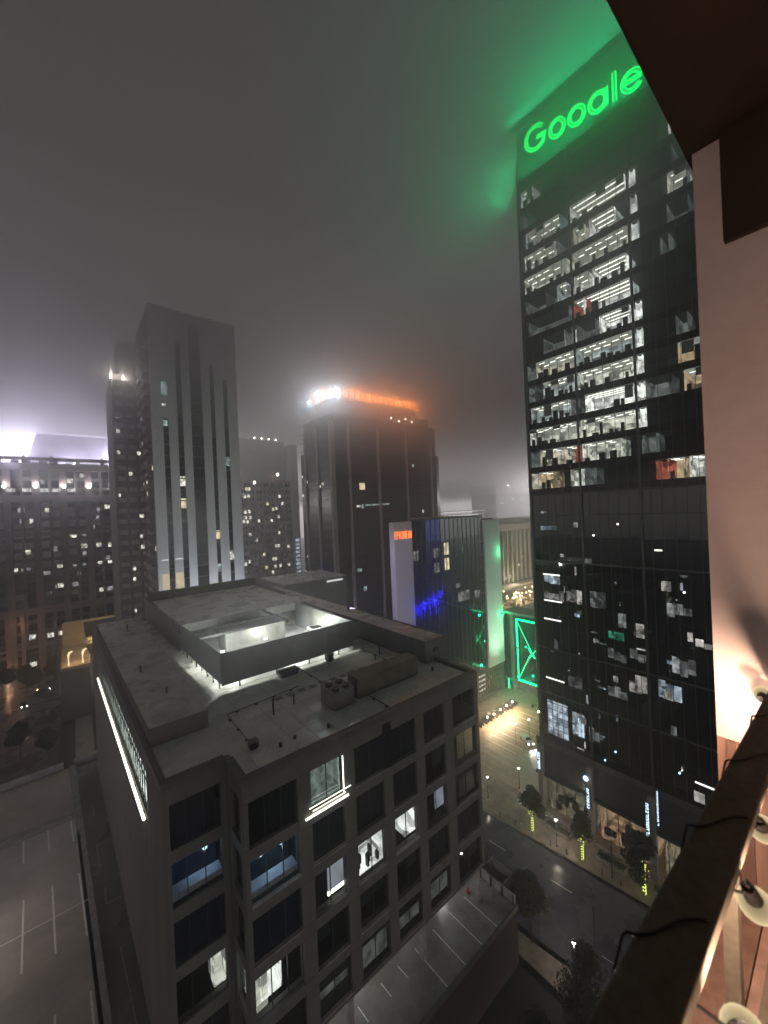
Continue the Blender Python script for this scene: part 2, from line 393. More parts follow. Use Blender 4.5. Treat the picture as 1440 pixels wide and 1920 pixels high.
# ---------------------------------------------------------------- street trees, lamps, cars
leaf_m = rough_mat('dark_leaves', (.03, .042, .018), .7, .5, 2.5)
bark_m = rough_mat('bark', (.06, .045, .035), .85, .3, 6)
def build_tree(name, label, h, cr, n, group, fairy=False, seed=1):
    rnd = random.Random(seed)
    t = thing(name, label, 'tree', (0, 0, 0), group)
    tb = MB(); tb.tube([(0, 0, 0), (.03, .02, h * .2), (-.04, .05, h * .42), (.02, 0, h * .7)], .13, 7, .05)
    for k in range(7):
        a = k * .9 + rnd.random(); zz = h * (.3 + .05 * k); rr = cr * (.55 + .3 * rnd.random())
        tb.tube([(0, 0, zz), (math.cos(a) * rr * .5, math.sin(a) * rr * .5, zz + h * .12), (math.cos(a) * rr, math.sin(a) * rr, zz + h * .2)], .05, 5, .015)
    tr = part('trunk', tb, bark_m, t)
    cb = MB()
    cl = []
    for k in range(14):
        a = rnd.random() * 6.28; q = rnd.random() ** .6 * cr * .75; zz = h * (.42 + .5 * rnd.random())
        q *= 1.0 if zz < h * .75 else .55
        cl.append((math.cos(a) * q, math.sin(a) * q, zz, cr * (.28 + .22 * rnd.random())))
    for k in range(n):
        c = rnd.choice(cl); d = Vector((rnd.gauss(0, 1), rnd.gauss(0, 1), rnd.gauss(0, 1))).normalized() * c[3] * rnd.random() ** .4
        p = Vector(c[:3]) + d; s = .10 + .12 * rnd.random()
        u = Vector((rnd.gauss(0, 1), rnd.gauss(0, 1), rnd.gauss(0, 1))).normalized(); v = u.orthogonal().normalized()
        cb.quad(p - u * s, p + v * s * .6, p + u * s, p - v * s * .6)
    part('crown', cb, leaf_m, t)
    if fairy:
        fb = MB()
        for k in range(46):
            zz = .25 + k * .055; a = k * .8; rr = .17
            fb.ball((math.cos(a) * rr, math.sin(a) * rr, zz), .06, 5, 3)
        for k in range(16):
            a = rnd.random() * 6.28; q = rnd.random() * .7; fb.ball((math.cos(a) * q, math.sin(a) * q, 2.9 + rnd.random() * 1.7), .055, 5, 3)
        part('fairy_lights', fb, fairy_m, t)
    return t
ft = build_tree('street_tree', 'leafy street tree with lit trunk, nearest the brick plaza corner', 8.0, 2.3, 5200, 'trees with wrapped lights along the kerb', True, 3)
ft.o.location = (st(37.6) + 1.3, 37.6, GZ + .13)
dup(ft.o, (st(29.4) + 1.3, 29.4, GZ + .13), 1.9, 'leafy street tree with lit trunk, middle of the three along the kerb', .95)
dup(ft.o, (st(21.0) + 1.4, 21.0, GZ + .13), 4.0, 'leafy street tree with lit trunk, closest to the balcony rail', 1.12)
dt = build_tree('pavement_tree', 'dark round tree beside the corner of the lower parking deck', 9.0, 2.8, 6500, 'unlit trees on the near pavement', False, 8)
dt.o.location = (45.6, 28.6, GZ + .13)
dup(dt.o, (41.0, 19.6, GZ + .13), 2.2, 'dark tree at the bottom of the picture beside the rail', 1.1)
dup(dt.o, (33.0, 20.3, GZ + .13), 3.9, 'dark tree under the parking deck wall at the bottom edge', 1.0)
lt = [(-13, 178, 'dark tree in front of the far left stone building', 1.3), (-6, 186, 'dark tree between the stone building and the garage', 1.2), (-11.5, 135, 'bare dark tree beside the left parking roof', 1.0), (-6, 128, 'dark tree next to the service drive', .9), (-20, 190, 'dark tree at the left edge of the picture', 1.2)]
for x, y, lb, s in lt: 
    o = dup(dt.o, (x, y, GZ), x, lb, s); o['group'] = 'dark trees by the left road'
for (u_, y_, lb_) in ((0, 34.6, 'long low planter with shrubs in front of the shop nearest the brick plaza'), (1, 26.0, 'long low planter with shrubs in front of the orange lit shop'), (2, 18.2, 'long low planter with shrubs close to the balcony rail')):
    x_ = 65.0; t = thing('planter', lb_, 'planter', (x_, y_, GZ + .13), 'planters on the pavement')
    part('box', MB().box(x_ - .5, x_ + .5, y_ - 2.1, y_ + 2.1, GZ + .13, GZ + .65), kerb_m, t)
    rp_ = random.Random(40 + u_); sm_ = MB()
    for k in range(600):
        p = Vector((x_ + rp_.gauss(0, .25), y_ + rp_.uniform(-2, 2), GZ + .75 + abs(rp_.gauss(0, .3)))); u = Vector((rp_.gauss(0, 1), rp_.gauss(0, 1), rp_.gauss(0, 1))).normalized() * .12
        v = u.orthogonal() * .6; sm_.quad(p - u, p + v, p + u, p - v)
    part('shrubs', sm_, leaf_m, t, stuff=True)
for k, y_ in enumerate((43.5, 40.5, 34.2, 31.6, 26.4, 23.8)):
    x_ = st(y_) + .75
    solo('bollard', MB().tube([(x_, y_, GZ + .12), (x_, y_, GZ + 1.05)], .08, 8, .07), dark_metal, 'short dark bollard at the kerb, ' + ('left of the first lit tree and farther from it', 'left of the first lit tree and closer to it', 'left of the middle lit tree and farther from it', 'left of the middle lit tree and closer to it', 'left of the nearest lit tree and farther from it', 'left of the nearest lit tree and closer to it')[k], 'bollard', 'bollards along the kerb')
# shrubs/planters by the shops
def lamp_post(label, loc, h, bright=True, tall=False):
    t = thing('street_lamp', label, 'street lamp', loc, 'street lamps around the plaza and pavement')
    x, y, z = loc
    b = MB(); b.tube([(x, y, z), (x, y, z + .35)], .14, 8, .09); b.tube([(x, y, z + .35), (x, y, z + h - .3)], .065, 8, .045)
    part('post', b, dark_metal, t)
    c = MB(); c.tube([(x, y, z + h + .22), (x, y, z + h + .34)], .26, 10, .05); c.tube([(x, y, z + h - .34), (x, y, z + h - .22)], .06, 8, .16)
    part('lamp_cap', c, dark_metal, t)
    part('lamp_globe', MB().ball((x, y, z + h), .2, 10, 6), lamp_m if bright else lamp_warm, t, smooth=True)
    return t
lamps = [((69.6, 45.0, GZ + .13), 4.2, 'lamp post on the brick plaza between the tree and the tower', 45),
         ((82.4, 53.7, GZ + .13), 5.0, 'lamp post at the near end of the paved lot', 30),
         ((86.3, 52.4, GZ + .13), 5.0, 'lamp post beside the white car', 30),
         ((62.0, 33.4, GZ + .13), 4.6, 'bright lamp post between two lit trees', 110),
         ((45.7, 23.0, GZ + .13), 4.6, 'bright lamp post on the near pavement across the road', 70),
         ((62.8, 47.8, GZ + .13), 4.2, 'lamp post against the right edge of the concrete office block', 20),
         ((66.0, 54.0, GZ + .13), 4.2, 'lamp post farthest up the plaza beside the office block', 20)]
for loc, h, lb, pw in lamps:
    t = lamp_post(lb, loc, h)
    point_light('lamp_light', (loc[0], loc[1], loc[2] + h - .55), (1, .88, .74), pw * 5, t, .12)
def pole(label, x, y, h):
    b = MB(); b.tube([(x, y, GZ + .1), (x, y, GZ + h)], .11, 8, .07); b.tube([(x, y, GZ + h - .1), (x + 1.5, y + .5, GZ + h + .1)], .05, 6, .04)
    solo('signal_pole', b, dark_metal, label, 'pole', smooth=True)
pole('tall dark traffic pole rising from the near pavement in front of the road', 49.2, 22.1, 7.5)
pole('dark pole on the far pavement between the two right-hand lit trees', 62.8, 25.1, 5.2)
for (x, y) in ((83.8, 62.9), (86.3, 62.6), (89.6, 62.8), (92.6, 62.9), (95.5, 62.9)):
    i = int(x)
    t = thing('bollard_light', {83: 'warm bollard light nearest the office block', 86: 'warm bollard light, second from the office block', 89: 'warm bollard light in the middle of the row', 92: 'warm bollard light, second from the skybridge end', 95: 'warm bollard light at the skybridge end of the row'}[i], 'bollard light', (x, y, GZ + .14), 'warm lights edging the paved lot')
    part('post', MB().tube([(x, y, GZ + .14), (x, y, GZ + 2.4)], .06, 6), dark_metal, t)
    part('lamp_globe', MB().ball((x, y, GZ + 2.6), .24, 8, 5), lamp_warm, t, smooth=True)
    point_light('lamp_light', (x, y - .45, GZ + 2.7), (1, .77, .50), 1300, t, .2)
t = thing('slat_row', 'low row of dark angled slats with a rail between the lit lot and the green-lit paving', 'barrier', (82, 64.5, GZ + .14))  # row of dark slat shapes under a thin rail
for k in range(16):
    x = 82.2 + k * 1.15; y = 64.9 + (k % 2) * .2
    part('slat', MB().hexa([(x - .16, y - 1.4, GZ + .15), (x + .16, y - 1.4, GZ + .15), (x + .16, y + 1.4, GZ + .15), (x - .16, y + 1.4, GZ + .15), (x - .1, y - 1.3, GZ + .9), (x + .1, y - 1.3, GZ + .9), (x + .1, y + 1.3, GZ + .9), (x - .1, y + 1.3, GZ + .9)]), dark_metal, t)
part('rail', MB().box(81.6, 100, 64.9, 65.1, GZ + .93, GZ + 1.0), dark_metal, t)
def build_car(col, name, label, loc, rz, lights=True, group='parked cars'):
    x = thing(name, label, 'car', (0, 0, 0), group)
    pm = rough_mat('car_paint_' + name, col, .25, .1, 1, metallic=.2, spec=.7)
    prof = [(-2.2, .35), (-2.25, .7), (-2.1, .95), (-1.3, 1.02), (-.75, 1.42), (.55, 1.45), (1.2, 1.02), (2.05, .85), (2.25, .6), (2.2, .32)]
    bm = bmesh.new()
    rings = []
    for w, zs in ((-.86, 1), (-.80, 1), (.80, 1), (.86, 1)):
        rings.append([bm.verts.new((px, (w if pz < 1.03 else w * .78) * (1 if abs(w) < .85 else 1), pz if abs(w) < .85 else .35 + (pz - .35) * .97)) for px, pz in prof])
    n = len(prof)
    for a, b in zip(rings[:-1], rings[1:]):
        for i in range(n): bm.faces.new((a[i], a[(i + 1) % n], b[(i + 1) % n], b[i]))
    bm.faces.new(rings[0][::-1]); bm.faces.new(rings[-1]); bmesh.ops.recalc_face_normals(bm, faces=bm.faces)
    me = bpy.data.meshes.new('body'); bm.to_mesh(me); bm.free(); me.materials.append(pm)
    o = bpy.data.objects.new('body', me); COL.objects.link(o); o.parent = x.o
    g = MB()
    g.hexa([(-1.25, -.70, 1.05), (-1.25, .70, 1.05), (-.80, .60, 1.43), (-.80, -.60, 1.43), (-1.30, -.70, 1.06), (-1.30, .70, 1.06), (-.84, .60, 1.46), (-.84, -.60, 1.46)])
    part('rear_window', g, officeA_glass, x)
    g = MB(); g.hexa([(1.18, -.70, 1.05), (1.18, .70, 1.05), (.60, .60, 1.44), (.60, -.60, 1.44), (1.24, -.70, 1.06), (1.24, .70, 1.06), (.64, .60, 1.47), (.64, -.60, 1.47)])
    part('windscreen', g, officeA_glass, x)
    for s in (-1, 1):
        g = MB(); g.hexa([(-1.0, s * .79, 1.05), (.95, s * .79, 1.05), (.95, s * .81, 1.05), (-1.0, s * .81, 1.05), (-.7, s * .64, 1.38), (.5, s * .64, 1.38), (.5, s * .68, 1.38), (-.7, s * .68, 1.38)])
        part('side_window', g, officeA_glass, x)
        for wx in (-1.35, 1.4):
            w = MB(); w.tube([(wx, s * .68, .33), (wx, s * .88, .33)], .33, 14); part('wheel', w, black_m, x)
        part('headlight', MB().box(2.08, 2.27, s * .62 - .16, s * .62 + .16, .6, .76), lamp_m if lights else white_metal, x)
        part('tail_light', MB().box(-2.27, -2.12, s * .62 - .14, s * .62 + .14, .68, .82), rough_mat('tail_red_' + name, (.4, .02, .02), .3, .1), x)
    x.o.location = loc; x.o.rotation_euler = (0, 0, rz)
    return x
wc = build_car((.6, .6, .6), 'white_car', 'white car with its headlights on leaving the lit lot', (85.0, 52.4, GZ + .15), R(-122), True, 'cars on the street')
for s in (-1, 1):
    point_light('headlamp_beam', (wc.o.location.x + 2.5 * math.cos(R(-122)) - s * .6 * math.sin(R(-122)), wc.o.location.y + 2.5 * math.sin(R(-122)) + s * .6 * math.cos(R(-122)), GZ + .8), (1, .95, .9), 900, None, .08, 70, (wc.o.location.x + 9 * math.cos(R(-122)), wc.o.location.y + 9 * math.sin(R(-122)), GZ - .5))
for o in list(bpy.data.objects):
    if o.name.startswith('headlamp_beam'):
        mw = o.matrix_basis.copy(); o.parent = wc.o; bpy.context.view_layer.update(); o.matrix_parent_inverse = wc.o.matrix_world.inverted()
dc = build_car((.05, .05, .06), 'dark_car', 'dark car with its lights on waiting on the left road', (-13.5, 172, GZ), R(-80), True, 'cars on the left road')
dup(dc.o, (-9.5, 181.5, GZ), R(10), 'dark car crossing in front of the stone building')
dup(dc.o, (-6.2, 158, GZ), R(100), 'dark car parked under the bare tree by the drive')
dup(dc.o, (1.2, 187, GZ + .03), R(-90), 'dark car leaving the lit garage opening')

# ---------------------------------------------------------------- the concrete office block in front
RZ = -21.0
def xl(Y): return 4.9 - .033 * (Y - 36)
A = thing('office_block', 'grey concrete office block with a flat roof and deep square windows, filling the foreground', 'office building', (22, 60, GZ))
FA = Fr((0, 31.4), (1, 0), (0, 1))          # front face, u = X
FN = Fr((0, 35.5), (1, 0), (0, 1))          # notch face
FRt = Fr((9.9, 31.4), (0, 1), (1, 0))       # return of the notch, u = Y-31.4
cols = [(10.3, 14.6), (15.9, 19.35), (20.65, 24.2), (25.4, 28.85), (30.15, 33.6), (35.1, 39.5)]
rows = [(-26.6, -22.9), (-31.3, -27.65), (-36.05, -32.4), (-40.8, -37.15), (-45.4, -41.9)]
BOT = -46.0
# dark core well behind the glass
core = MB(); core.prism([(13, 34.6), (39.2, 34.6), (39.2, 40), (42.2, 40), (42.2, 99), (xl(99) + .8, 99), (xl(40) + .8, 40), (xl(40) + 2.5, 38.7), (10.6, 38.7), (13, 37.5)], BOT + .01, RZ - 1.0)
part('core', core, black_m, A)
# piers and spandrels of the front
px = [9.9, 10.3]
piers = [(9.9, 10.3)] + [(cols[i][1], cols[i + 1][0]) for i in range(5)] + [(39.5, 40.0)]
for i, (a, b) in enumerate(piers):
    if i == 3:   # the wide top window spans this pier
        part('pier', FA.box(MB(), a, b, 0, .8, BOT, rows[0][0] - .02), concA, A)
        continue
    part('pier', FA.box(MB(), a, b, 0, .8, BOT, RZ - .9), concA, A)
zb = [(rows[0][1], RZ - .9)] + [(rows[i + 1][1], rows[i][0]) for i in range(4)] + [(BOT, rows[4][0])]
for j, (a, b) in enumerate(zb):
    for i, (c, d) in enumerate(cols):
        part('spandrel', FA.box(MB(), c + .002, d - .002, .04, .78, a, b), concA, A)
part('cornice', FA.box(MB(), 9.9, 40.0, -.03, .8, RZ - .9, RZ - .02), concA, A)
part('soffit', MB().box(9.95, 42.2, 31.5, 50, BOT - .12, BOT - .004), concA, A)
# notch
NC = [(5.2, 9.4)]
for a, b in ((xl(35.5), 5.2), (9.4, 9.88)): part('pier', FN.box(MB(), a, b, 0, .8, BOT, RZ - .9), concA, A)
for a, b in zb: part('spandrel', FN.box(MB(), 5.202, 9.398, .04, .78, a, b), concA, A)
part('cornice', FN.box(MB(), xl(35.5), 9.88, -.03, .8, RZ - .9, RZ - .02), concA, A)
RT = (.7, 3.4)
for a, b in ((0.803, .9), (3.3, 4.1)): part('pier', FRt.box(MB(), a, b, 0, .6, BOT, RZ - .9), concA, A)
for a, b in zb: part('spandrel', FRt.box(MB(), .902, 3.298, .02, .58, a, b), concA, A)
part('cornice', FRt.box(MB(), .803, 4.05, -.02, .6, RZ - .9, RZ - .03), concA, A)
# front windows; (col,row): lit room kind
def blind(fr, th, w, u0, u1, z0, z1, m, depth=.62):
    part('blind', fr.box(MB(), u0, u1, depth, depth + .03, z0, z1), m, th, w)
special = {}
blind_cloth = rough_mat('blind_cloth', (.36, .36, .38), .9, .15, 1)
for i, (a, b) in enumerate(cols):
    for j, (c, d) in enumerate(rows):
        if j == 0 and i == 3: continue
        if j == 0 and i == 2:
            w = window(A, FA, 20.65, 28.85, c, d, n=4, glass=None); continue
        lit = {(2, 2): 1, (1, 2): 2, (3, 2): 3, (4, 2): 4, (5, 1): 5, (0, 1): 6, (1, 0): 7, (0, 3): 8}.get((i, j), 0)
        g = clear_glass if lit or (i, j) in ((4, 4), (3, 4), (2, 4), (1, 4)) else None
        hb2 = (not g) and (i * 5 + j * 3) % 7 in (0, 2, 3, 5)
        w = window(A, FA, a, b, c, d, n=2 if i else 3, glass=haze_glass if hb2 else g)
        if hb2:
            rb = random.Random(i * 9 + j); mid = (a + b) / 2
            for (e0, e1) in ((a + .08, mid - .04), (mid + .04, b - .08)):
                if rb.random() < .75: part('roller_blind', FA.box(MB(), e0, e1, .66, .68, d - .4 - rb.random() * 2.4, d - .05), blind_cloth, A, w)
        if lit == 1:
            part('lit_room', room_box(FA, a, b, .7, 3.2, c, d, floor=True), room_bright, A, w)
            ob = MB()
            for q in range(7):
                uu = a + .4 + q * .42; FA.box(ob, uu, uu + .22, .9 + (q % 3) * .4, 1.3 + (q % 3) * .4, c, c + .8 + .35 * (q % 2))
            part('desk', ob, black_m, A, w)
        elif lit == 2: blind(FA, A, w, 17.5, b - .1, -35.2, -32.6, blind_m); part('ceiling_light', FA.box(MB(), 17.5, b - .1, .6, .75, -35.6, -35.25), strip_m, A, w)
        elif lit == 3: part('lit_room', room_box(FA, 27.2, b, .7, 2.4, c + .5, d, floor=True), room_bright, A, w)
        elif lit == 4: blind(FA, A, w, 32, b - .1, -35.1, -32.6, blind_m)
        elif lit == 5: blind(FA, A, w, a + .1, a + .55, c + .1, d - .8, blind_m)
        elif lit == 6:
            part('sill_shelf', FA.box(MB(), a, b, .62, 1.7, c + .1, c + .6), rough_mat('pale_shelf', (.5, .52, .6), .7), A, w)
            for uu in (11.6, 13.4):
                part('pendant_lamp', MB().ball(FA.p(uu, 1.3, d - .9), .22, 8, 5), led_b, A, w)
            part('lit_room', room_box(FA, a, b, 2.2, 2.4, c, d - .6, sides=False), emit_mat('blue_room', (.08, .2, .35), .05, 'NONE', .7), A, w)
        elif lit == 7: part('lit_room', room_box(FA, a, b, .9, 2.6, c, d, floor=True), emit_mat('led_lit_room', (.75, .9, .85), .22, 'NONE', .5), A, w)
        elif lit == 8: part('lit_room', room_box(FA, a + .7, a + 2.4, .7, 2.4, c + .8, d, floor=True), room_bright, A, w)
        elif g:
            k = {4: .3, 3: .35, 2: 0.0, 1: .9}[i]
            blind(FA, A, w, a + .08, b - .08, c + k + .2, d - 1.2 - (.5 if i % 2 else 0), blind_dim)
for i, (a, b) in enumerate(cols):
    for j, (c, d) in enumerate(rows):
        part('sill', FA.box(MB(), a - .05, b + .05, -.09, .42, c - .07, c + .03), kerb_m if (i + j) % 3 else concA, A)
jm = MB()
for i, (a, b) in enumerate(piers):
    for (c, d) in rows:
        FA.box(jm, a + .01, b - .01, -.003, .01, c - .04, c); FA.box(jm, a + .01, b - .01, -.003, .01, d, d + .04)
part('wall_joints', jm, black_m, A, stuff=True)
# LED tubes on the top window next to the notch
t = thing('lit_window_edging', 'white LED tubes outlining the sill of a top-floor window', 'light strip', (17, 31.2, -27))
for q in ((15.2, 19.7, -26.75, .09), (15.6, 20.0, -26.0, .035), (15.9, 19.4, -26.35, .03)):
    part('led_tube', MB().tube([(q[0], 31.22, q[2]), (q[1], 31.22, q[2])], q[3], 6), led_w, t)
part('led_tube', MB().tube([(19.25, 31.3, -26.4), (19.25, 31.3, -22.9)], .05, 6), led_w, t)
for c, d in [rows[i] for i in (0, 1, 2, 3, 4)]:
    w = window(A, FN, 5.2, 9.4, c, d, n=3, glass=clear_glass if (c == rows[1][0] or c == rows[3][0]) else None)
    if c == rows[1][0]:
        part('sill_shelf', FN.box(MB(), 5.2, 9.4, .62, 1.7, c + .1, c + .6), rough_mat('pale_shelf2', (.5, .52, .62), .7), A, w)
        part('pendant_lamp', MB().ball(FN.p(8.2, 1.2, d - .9), .22, 8, 5), led_b, A, w)
        part('lit_room', room_box(FN, 5.2, 9.4, 2.2, 2.4, c, d - .6, sides=False), emit_mat('blue_room2', (.06, .12, .4), .05, 'NONE', .7), A, w)
    if c == rows[3][0]: part('lit_room', room_box(FN, 8.4, 9.3, .7, 2.2, c + .3, d, floor=True), room_w, A, w)
    w = window(A, FRt, .9, 3.3, c, d, depth=.3, n=2, glass=clear_glass if c == rows[3][0] else None)
    if c == rows[3][0]: part('lit_room', room_box(FRt, .9, 3.3, .5, 1.6, c, d, floor=True), room_w, A, w)
point_light('room_lamp', (8.0, 37.2, -29.2), (.5, .7, 1), 60, A, .2); point_light('room_lamp', (12.6, 33.0, -29.2), (.5, .7, 1), 80, A, .2)
# lit tree put behind the wide top window in place of a reflection
t = thing('reflected_tree', 'potted indoor tree wrapped in yellow fairy lights behind the wide top window', 'reflection stand-in', (25.9, 32.6, -26.6))
part('reflected_pot', MB().tube([(25.9, 32.6, -26.6), (25.9, 32.6, -26.2)], .25, 8, .32), dark_metal, t)
part('trunk', MB().tube([(25.9, 32.6, -26.2), (25.95, 32.6, -24.6)], .05, 5), bark_m, t)
fb = MB(); rn = random.Random(5)
for k in range(60):
    fb.ball((25.9 + rn.gauss(0, .45), 32.5 + rn.gauss(0, .2), -24.8 + rn.gauss(0, .5)), .05, 4, 3)
part('fairy_lights', fb, emit_mat('reflection_dots', (.6, 1, .2), 1.0, 'NONE'), t)  # dots of light in place of a reflection
for w in [o for o in A.o.children if o.name.startswith('window')]:
    for p in w.children:
        if p.name.startswith('pane') and abs(p.data.vertices[0].co.y + 60 - 31.9) < .2 and p.data.vertices[0].co.z + GZ > -27:
            x = p.data.vertices[0].co.x + 22
            if 24 < x < 28: p.data.materials[0] = haze_glass
# left side wall (slightly splayed)
FL = Fr((xl(35.5), 35.5), (-.033, 1), (1, .033))
part('side_wall', FL.box(MB(), 0, 64, 0, .5, BOT - 4, -27.3), concA_d, A)
part('side_wall', FL.box(MB(), 0, 64, 0, .5, -23.1, RZ - .02), concA_d, A)
part('side_wall', FL.box(MB(), 0, 6.2, 0.001, .5, -27.3, -23.1), concA_d, A)
part('side_wall', FL.box(MB(), 52, 64, 0.001, .5, -27.3, -23.1), concA_d, A)
for k in range(12):
    a = 6.2 + k * 3.82
    w = window(A, FL, a, a + 3.8, -27.28, -23.12, depth=.12, n=3, glass=thin_glass, nz=2)
    part('lit_room', room_box(FL, a, a + 3.8, .21, .30, -27.2, -23.2, floor=False, sides=False), room_mat('band_room', (.75, .88, .8), 1.5, 1.3) if k == 0 else bpy.data.materials['band_room'], A, w)
    if k % 2: part('ceiling_light', MB().ball(FL.p(a + 1.4, .35, -24.1), .2, 8, 4), strip_m, A, w)
t = thing('led_strip', 'long white LED tube running along the left wall below the lit windows', 'light strip', (3.8, 60, -27.6))
part('led_tube', MB().tube([FL.p(7.0, -.25, -27.55), FL.p(51, -.25, -27.55)], .13, 8), led_w, t)
for k in range(9):
    part('bracket', FL.box(MB(), 8 + k * 5, 8.1 + k * 5, -.2, 0, -27.6, -27.45), dark_metal, t)
# rear wing on the street side
W = MB(); W.prism([(38, 38.6), (42.4, 38.6), (42.4, 99), (38, 99)], BOT, -18.7)
part('rear_wing', W, concA, A)
part('wing_roof', MB().box(38.25, 42.15, 38.85, 98.8, -18.69, -18.6), roofB, A)
part('wing_coping', MB().box(37.95, 38.25, 38.55, 99, -18.695, -18.5).box(42.15, 42.45, 38.55, 99, -18.695, -18.5).box(38.25, 42.15, 38.55, 38.85, -18.695, -18.5), coping, A)
for k in range(11):
    y = 42 + k * 5.2
    part('wing_panel', MB().box(37.93, 37.99, y, y + 5.0, RZ - .4, -18.9), screen_m, A)
part('wall_vent', MB().box(39.6, 40.5, 38.5, 38.59, -20.2, -19.7), black_m, A)
# main roof with parapet
rf = MB(); rf.prism([(10.3, 31.8), (39.6, 31.8), (39.6, 38.55), (37.95, 38.55), (37.95, 99), (xl(99) + .4, 99), (xl(36) + .4, 35.9), (10.3, 35.9)], RZ - 1.0, RZ - .55)
part('roof', rf, roofA, A)
cp = [((9.85, 31.36), (40.05, 31.8)), ((39.6, 31.8), (40.05, 38.55)), ((9.85, 31.8), (10.3, 35.9)), ((xl(35.5) - .05, 35.46), (9.85, 35.9))]
for (a, b), (c, d) in cp: part('parapet', MB().box(a, c, b, d, RZ - .55, RZ), coping, A)
part('parapet', FL.box(MB(), .4, 64, -.05, .38, RZ - .55, RZ), coping, A)
seam_m = rough_mat('roof_seam', (.50, .50, .455), .8, .3, 1)
for k in range(14):
    x = 11.8 + k * 2.05
    part('membrane_seam', MB().box(x, x + .10, 31.85, 50.3 if x < 33.8 else 38.5, RZ - .549, RZ - .535), seam_m, A)
for y in (36.0, 41.2, 46.2): part('membrane_seam', MB().box(10.6, 37.9, y, y + .09, RZ - .534, RZ - .526), seam_m, A)
pad = rough_mat('walkway_pad', (.22, .22, .20), .9, .3, 2)
for k in range(9): part('walkway_pad', MB().box(18.0 + k * 1.5, 18.9 + k * 1.5, 43.3, 44.1, RZ - .525, RZ - .49), pad, A)
for (x0, y0, x1, y1) in ((24.3, 40.2, 37.6, 40.2), (24.3, 40.5, 24.3, 50.2), (12.6, 36.6, 12.6, 44.0), (12.6, 44.0, 21.6, 44.8), (34.9, 38.0, 34.9, 50.0), (26.5, 36.8, 26.5, 32.2)):
    part('pipe_run', MB().tube([(x0, y0, RZ - .40), (x1, y1, RZ - .40)], .05, 6), grey_metal, A)
    L_ = math.hypot(x1 - x0, y1 - y0)
    for q in range(int(L_ / 2.2)):
        t_ = (q + .5) / int(L_ / 2.2); xx = x0 + (x1 - x0) * t_; yy = y0 + (y1 - y0) * t_
        part('pipe_block', MB().box(xx - .15, xx + .15, yy - .15, yy + .15, RZ - .55, RZ - .44), dark_metal, A)
for k in range(7):
    y = 46 + k * 7; part('membrane_seam', MB().box(xl(y) + .6, 10.4, y, y + .1, -19.679, -19.668), seam_m, A)
# raised roof on the left, with its dark end wall
rr = MB(); rr.prism([(xl(43) + .5, 43.1), (10.5, 43.1), (10.5, 95), (xl(95) + .5, 95)], RZ - .55, -19.75)
part('raised_roof_wall', rr, concA_d, A)
r2 = MB(); r2.prism([(xl(43) + .55, 43.15), (10.45, 43.15), (10.45, 94.9), (xl(95) + .55, 94.9)], -19.74, -19.68)
part('raised_roof', r2, roofB, A)
# mechanical screen enclosure
SZ, S0 = -16.95, RZ - .55
def scr(x0, x1, y0, y1, z0, z1, name='screen_panel'): return part(name, MB().box(x0, x1, y0, y1, z0, z1), screen_m, A)
for k in range(4):
    a = 14.0 + k * 5.0
    scr(a, a + 4.97, 50.4, 50.55, S0 + (.75), SZ + .004 * (k % 2))
for k in range(4): scr(a * 0 + 14.0 + k * 5.0 + 2.2, 14.0 + k * 5.0 + 2.35, 50.6, 50.75, S0, S0 + .75, 'screen_leg')
for k in range(10):
    b = 50.58 + k * 5.0
    part('screen_panel', FL.box(MB(), b - 35.5, b - 35.5 + 4.97, 9.1 + .5, 9.75, S0 + (.8 if k < 4 else 0), SZ + .003 * (k % 2)), screen_m, A)
    if k < 4:
        for q in (.8, 3.2): part('screen_leg', FL.box(MB(), b - 35.5 + q, b - 35.5 + q + .12, 9.62, 9.74, S0, S0 + .8), dark_metal, A)
for k in range(4): scr(33.9, 34.05, 50.58 + k * 5, 50.55 + 5 + k * 5, S0 + .004, SZ - .01)
part('screen_frame', MB().box(14.0, 34.05, 50.36, 50.60, SZ + .006, SZ + .12), dark_metal, A)
# platform behind the well
part('platform', MB().box(13.2, 36.0, 70.6, 97.5, -18.4, -17.3), concA, A)
part('platform_roof', MB().box(13.3, 35.9, 70.7, 97.3, -17.29, -17.2), roofA, A)
part('platform_parapet', MB().box(12.6, 36.4, 97.5, 98.1, -21, -15.4), coping, A)
part('platform_parapet', MB().box(36.0, 36.4, 80, 97.5, -19, -16.6), coping, A)
part('platform_edge', MB().box(13.2, 33.9, 70.35, 70.6, -18.5, -17.1), coping, A)
wellfloor = rough_mat('pale_wet_floor', (.55, .56, .54), .45, .35, .5, wet=(.15, .3))
part('well_floor', MB().box(14.2, 33.8, 50.7, 70.3, RZ - .54, RZ - .5), wellfloor, A)
part('beam', MB().box(27.3, 27.6, 60, 70.3, -17.6, -17.25), dark_metal, A)
part('beam', MB().box(14.2, 21, 61.2, 61.45, -17.6, -17.25), dark_metal, A)
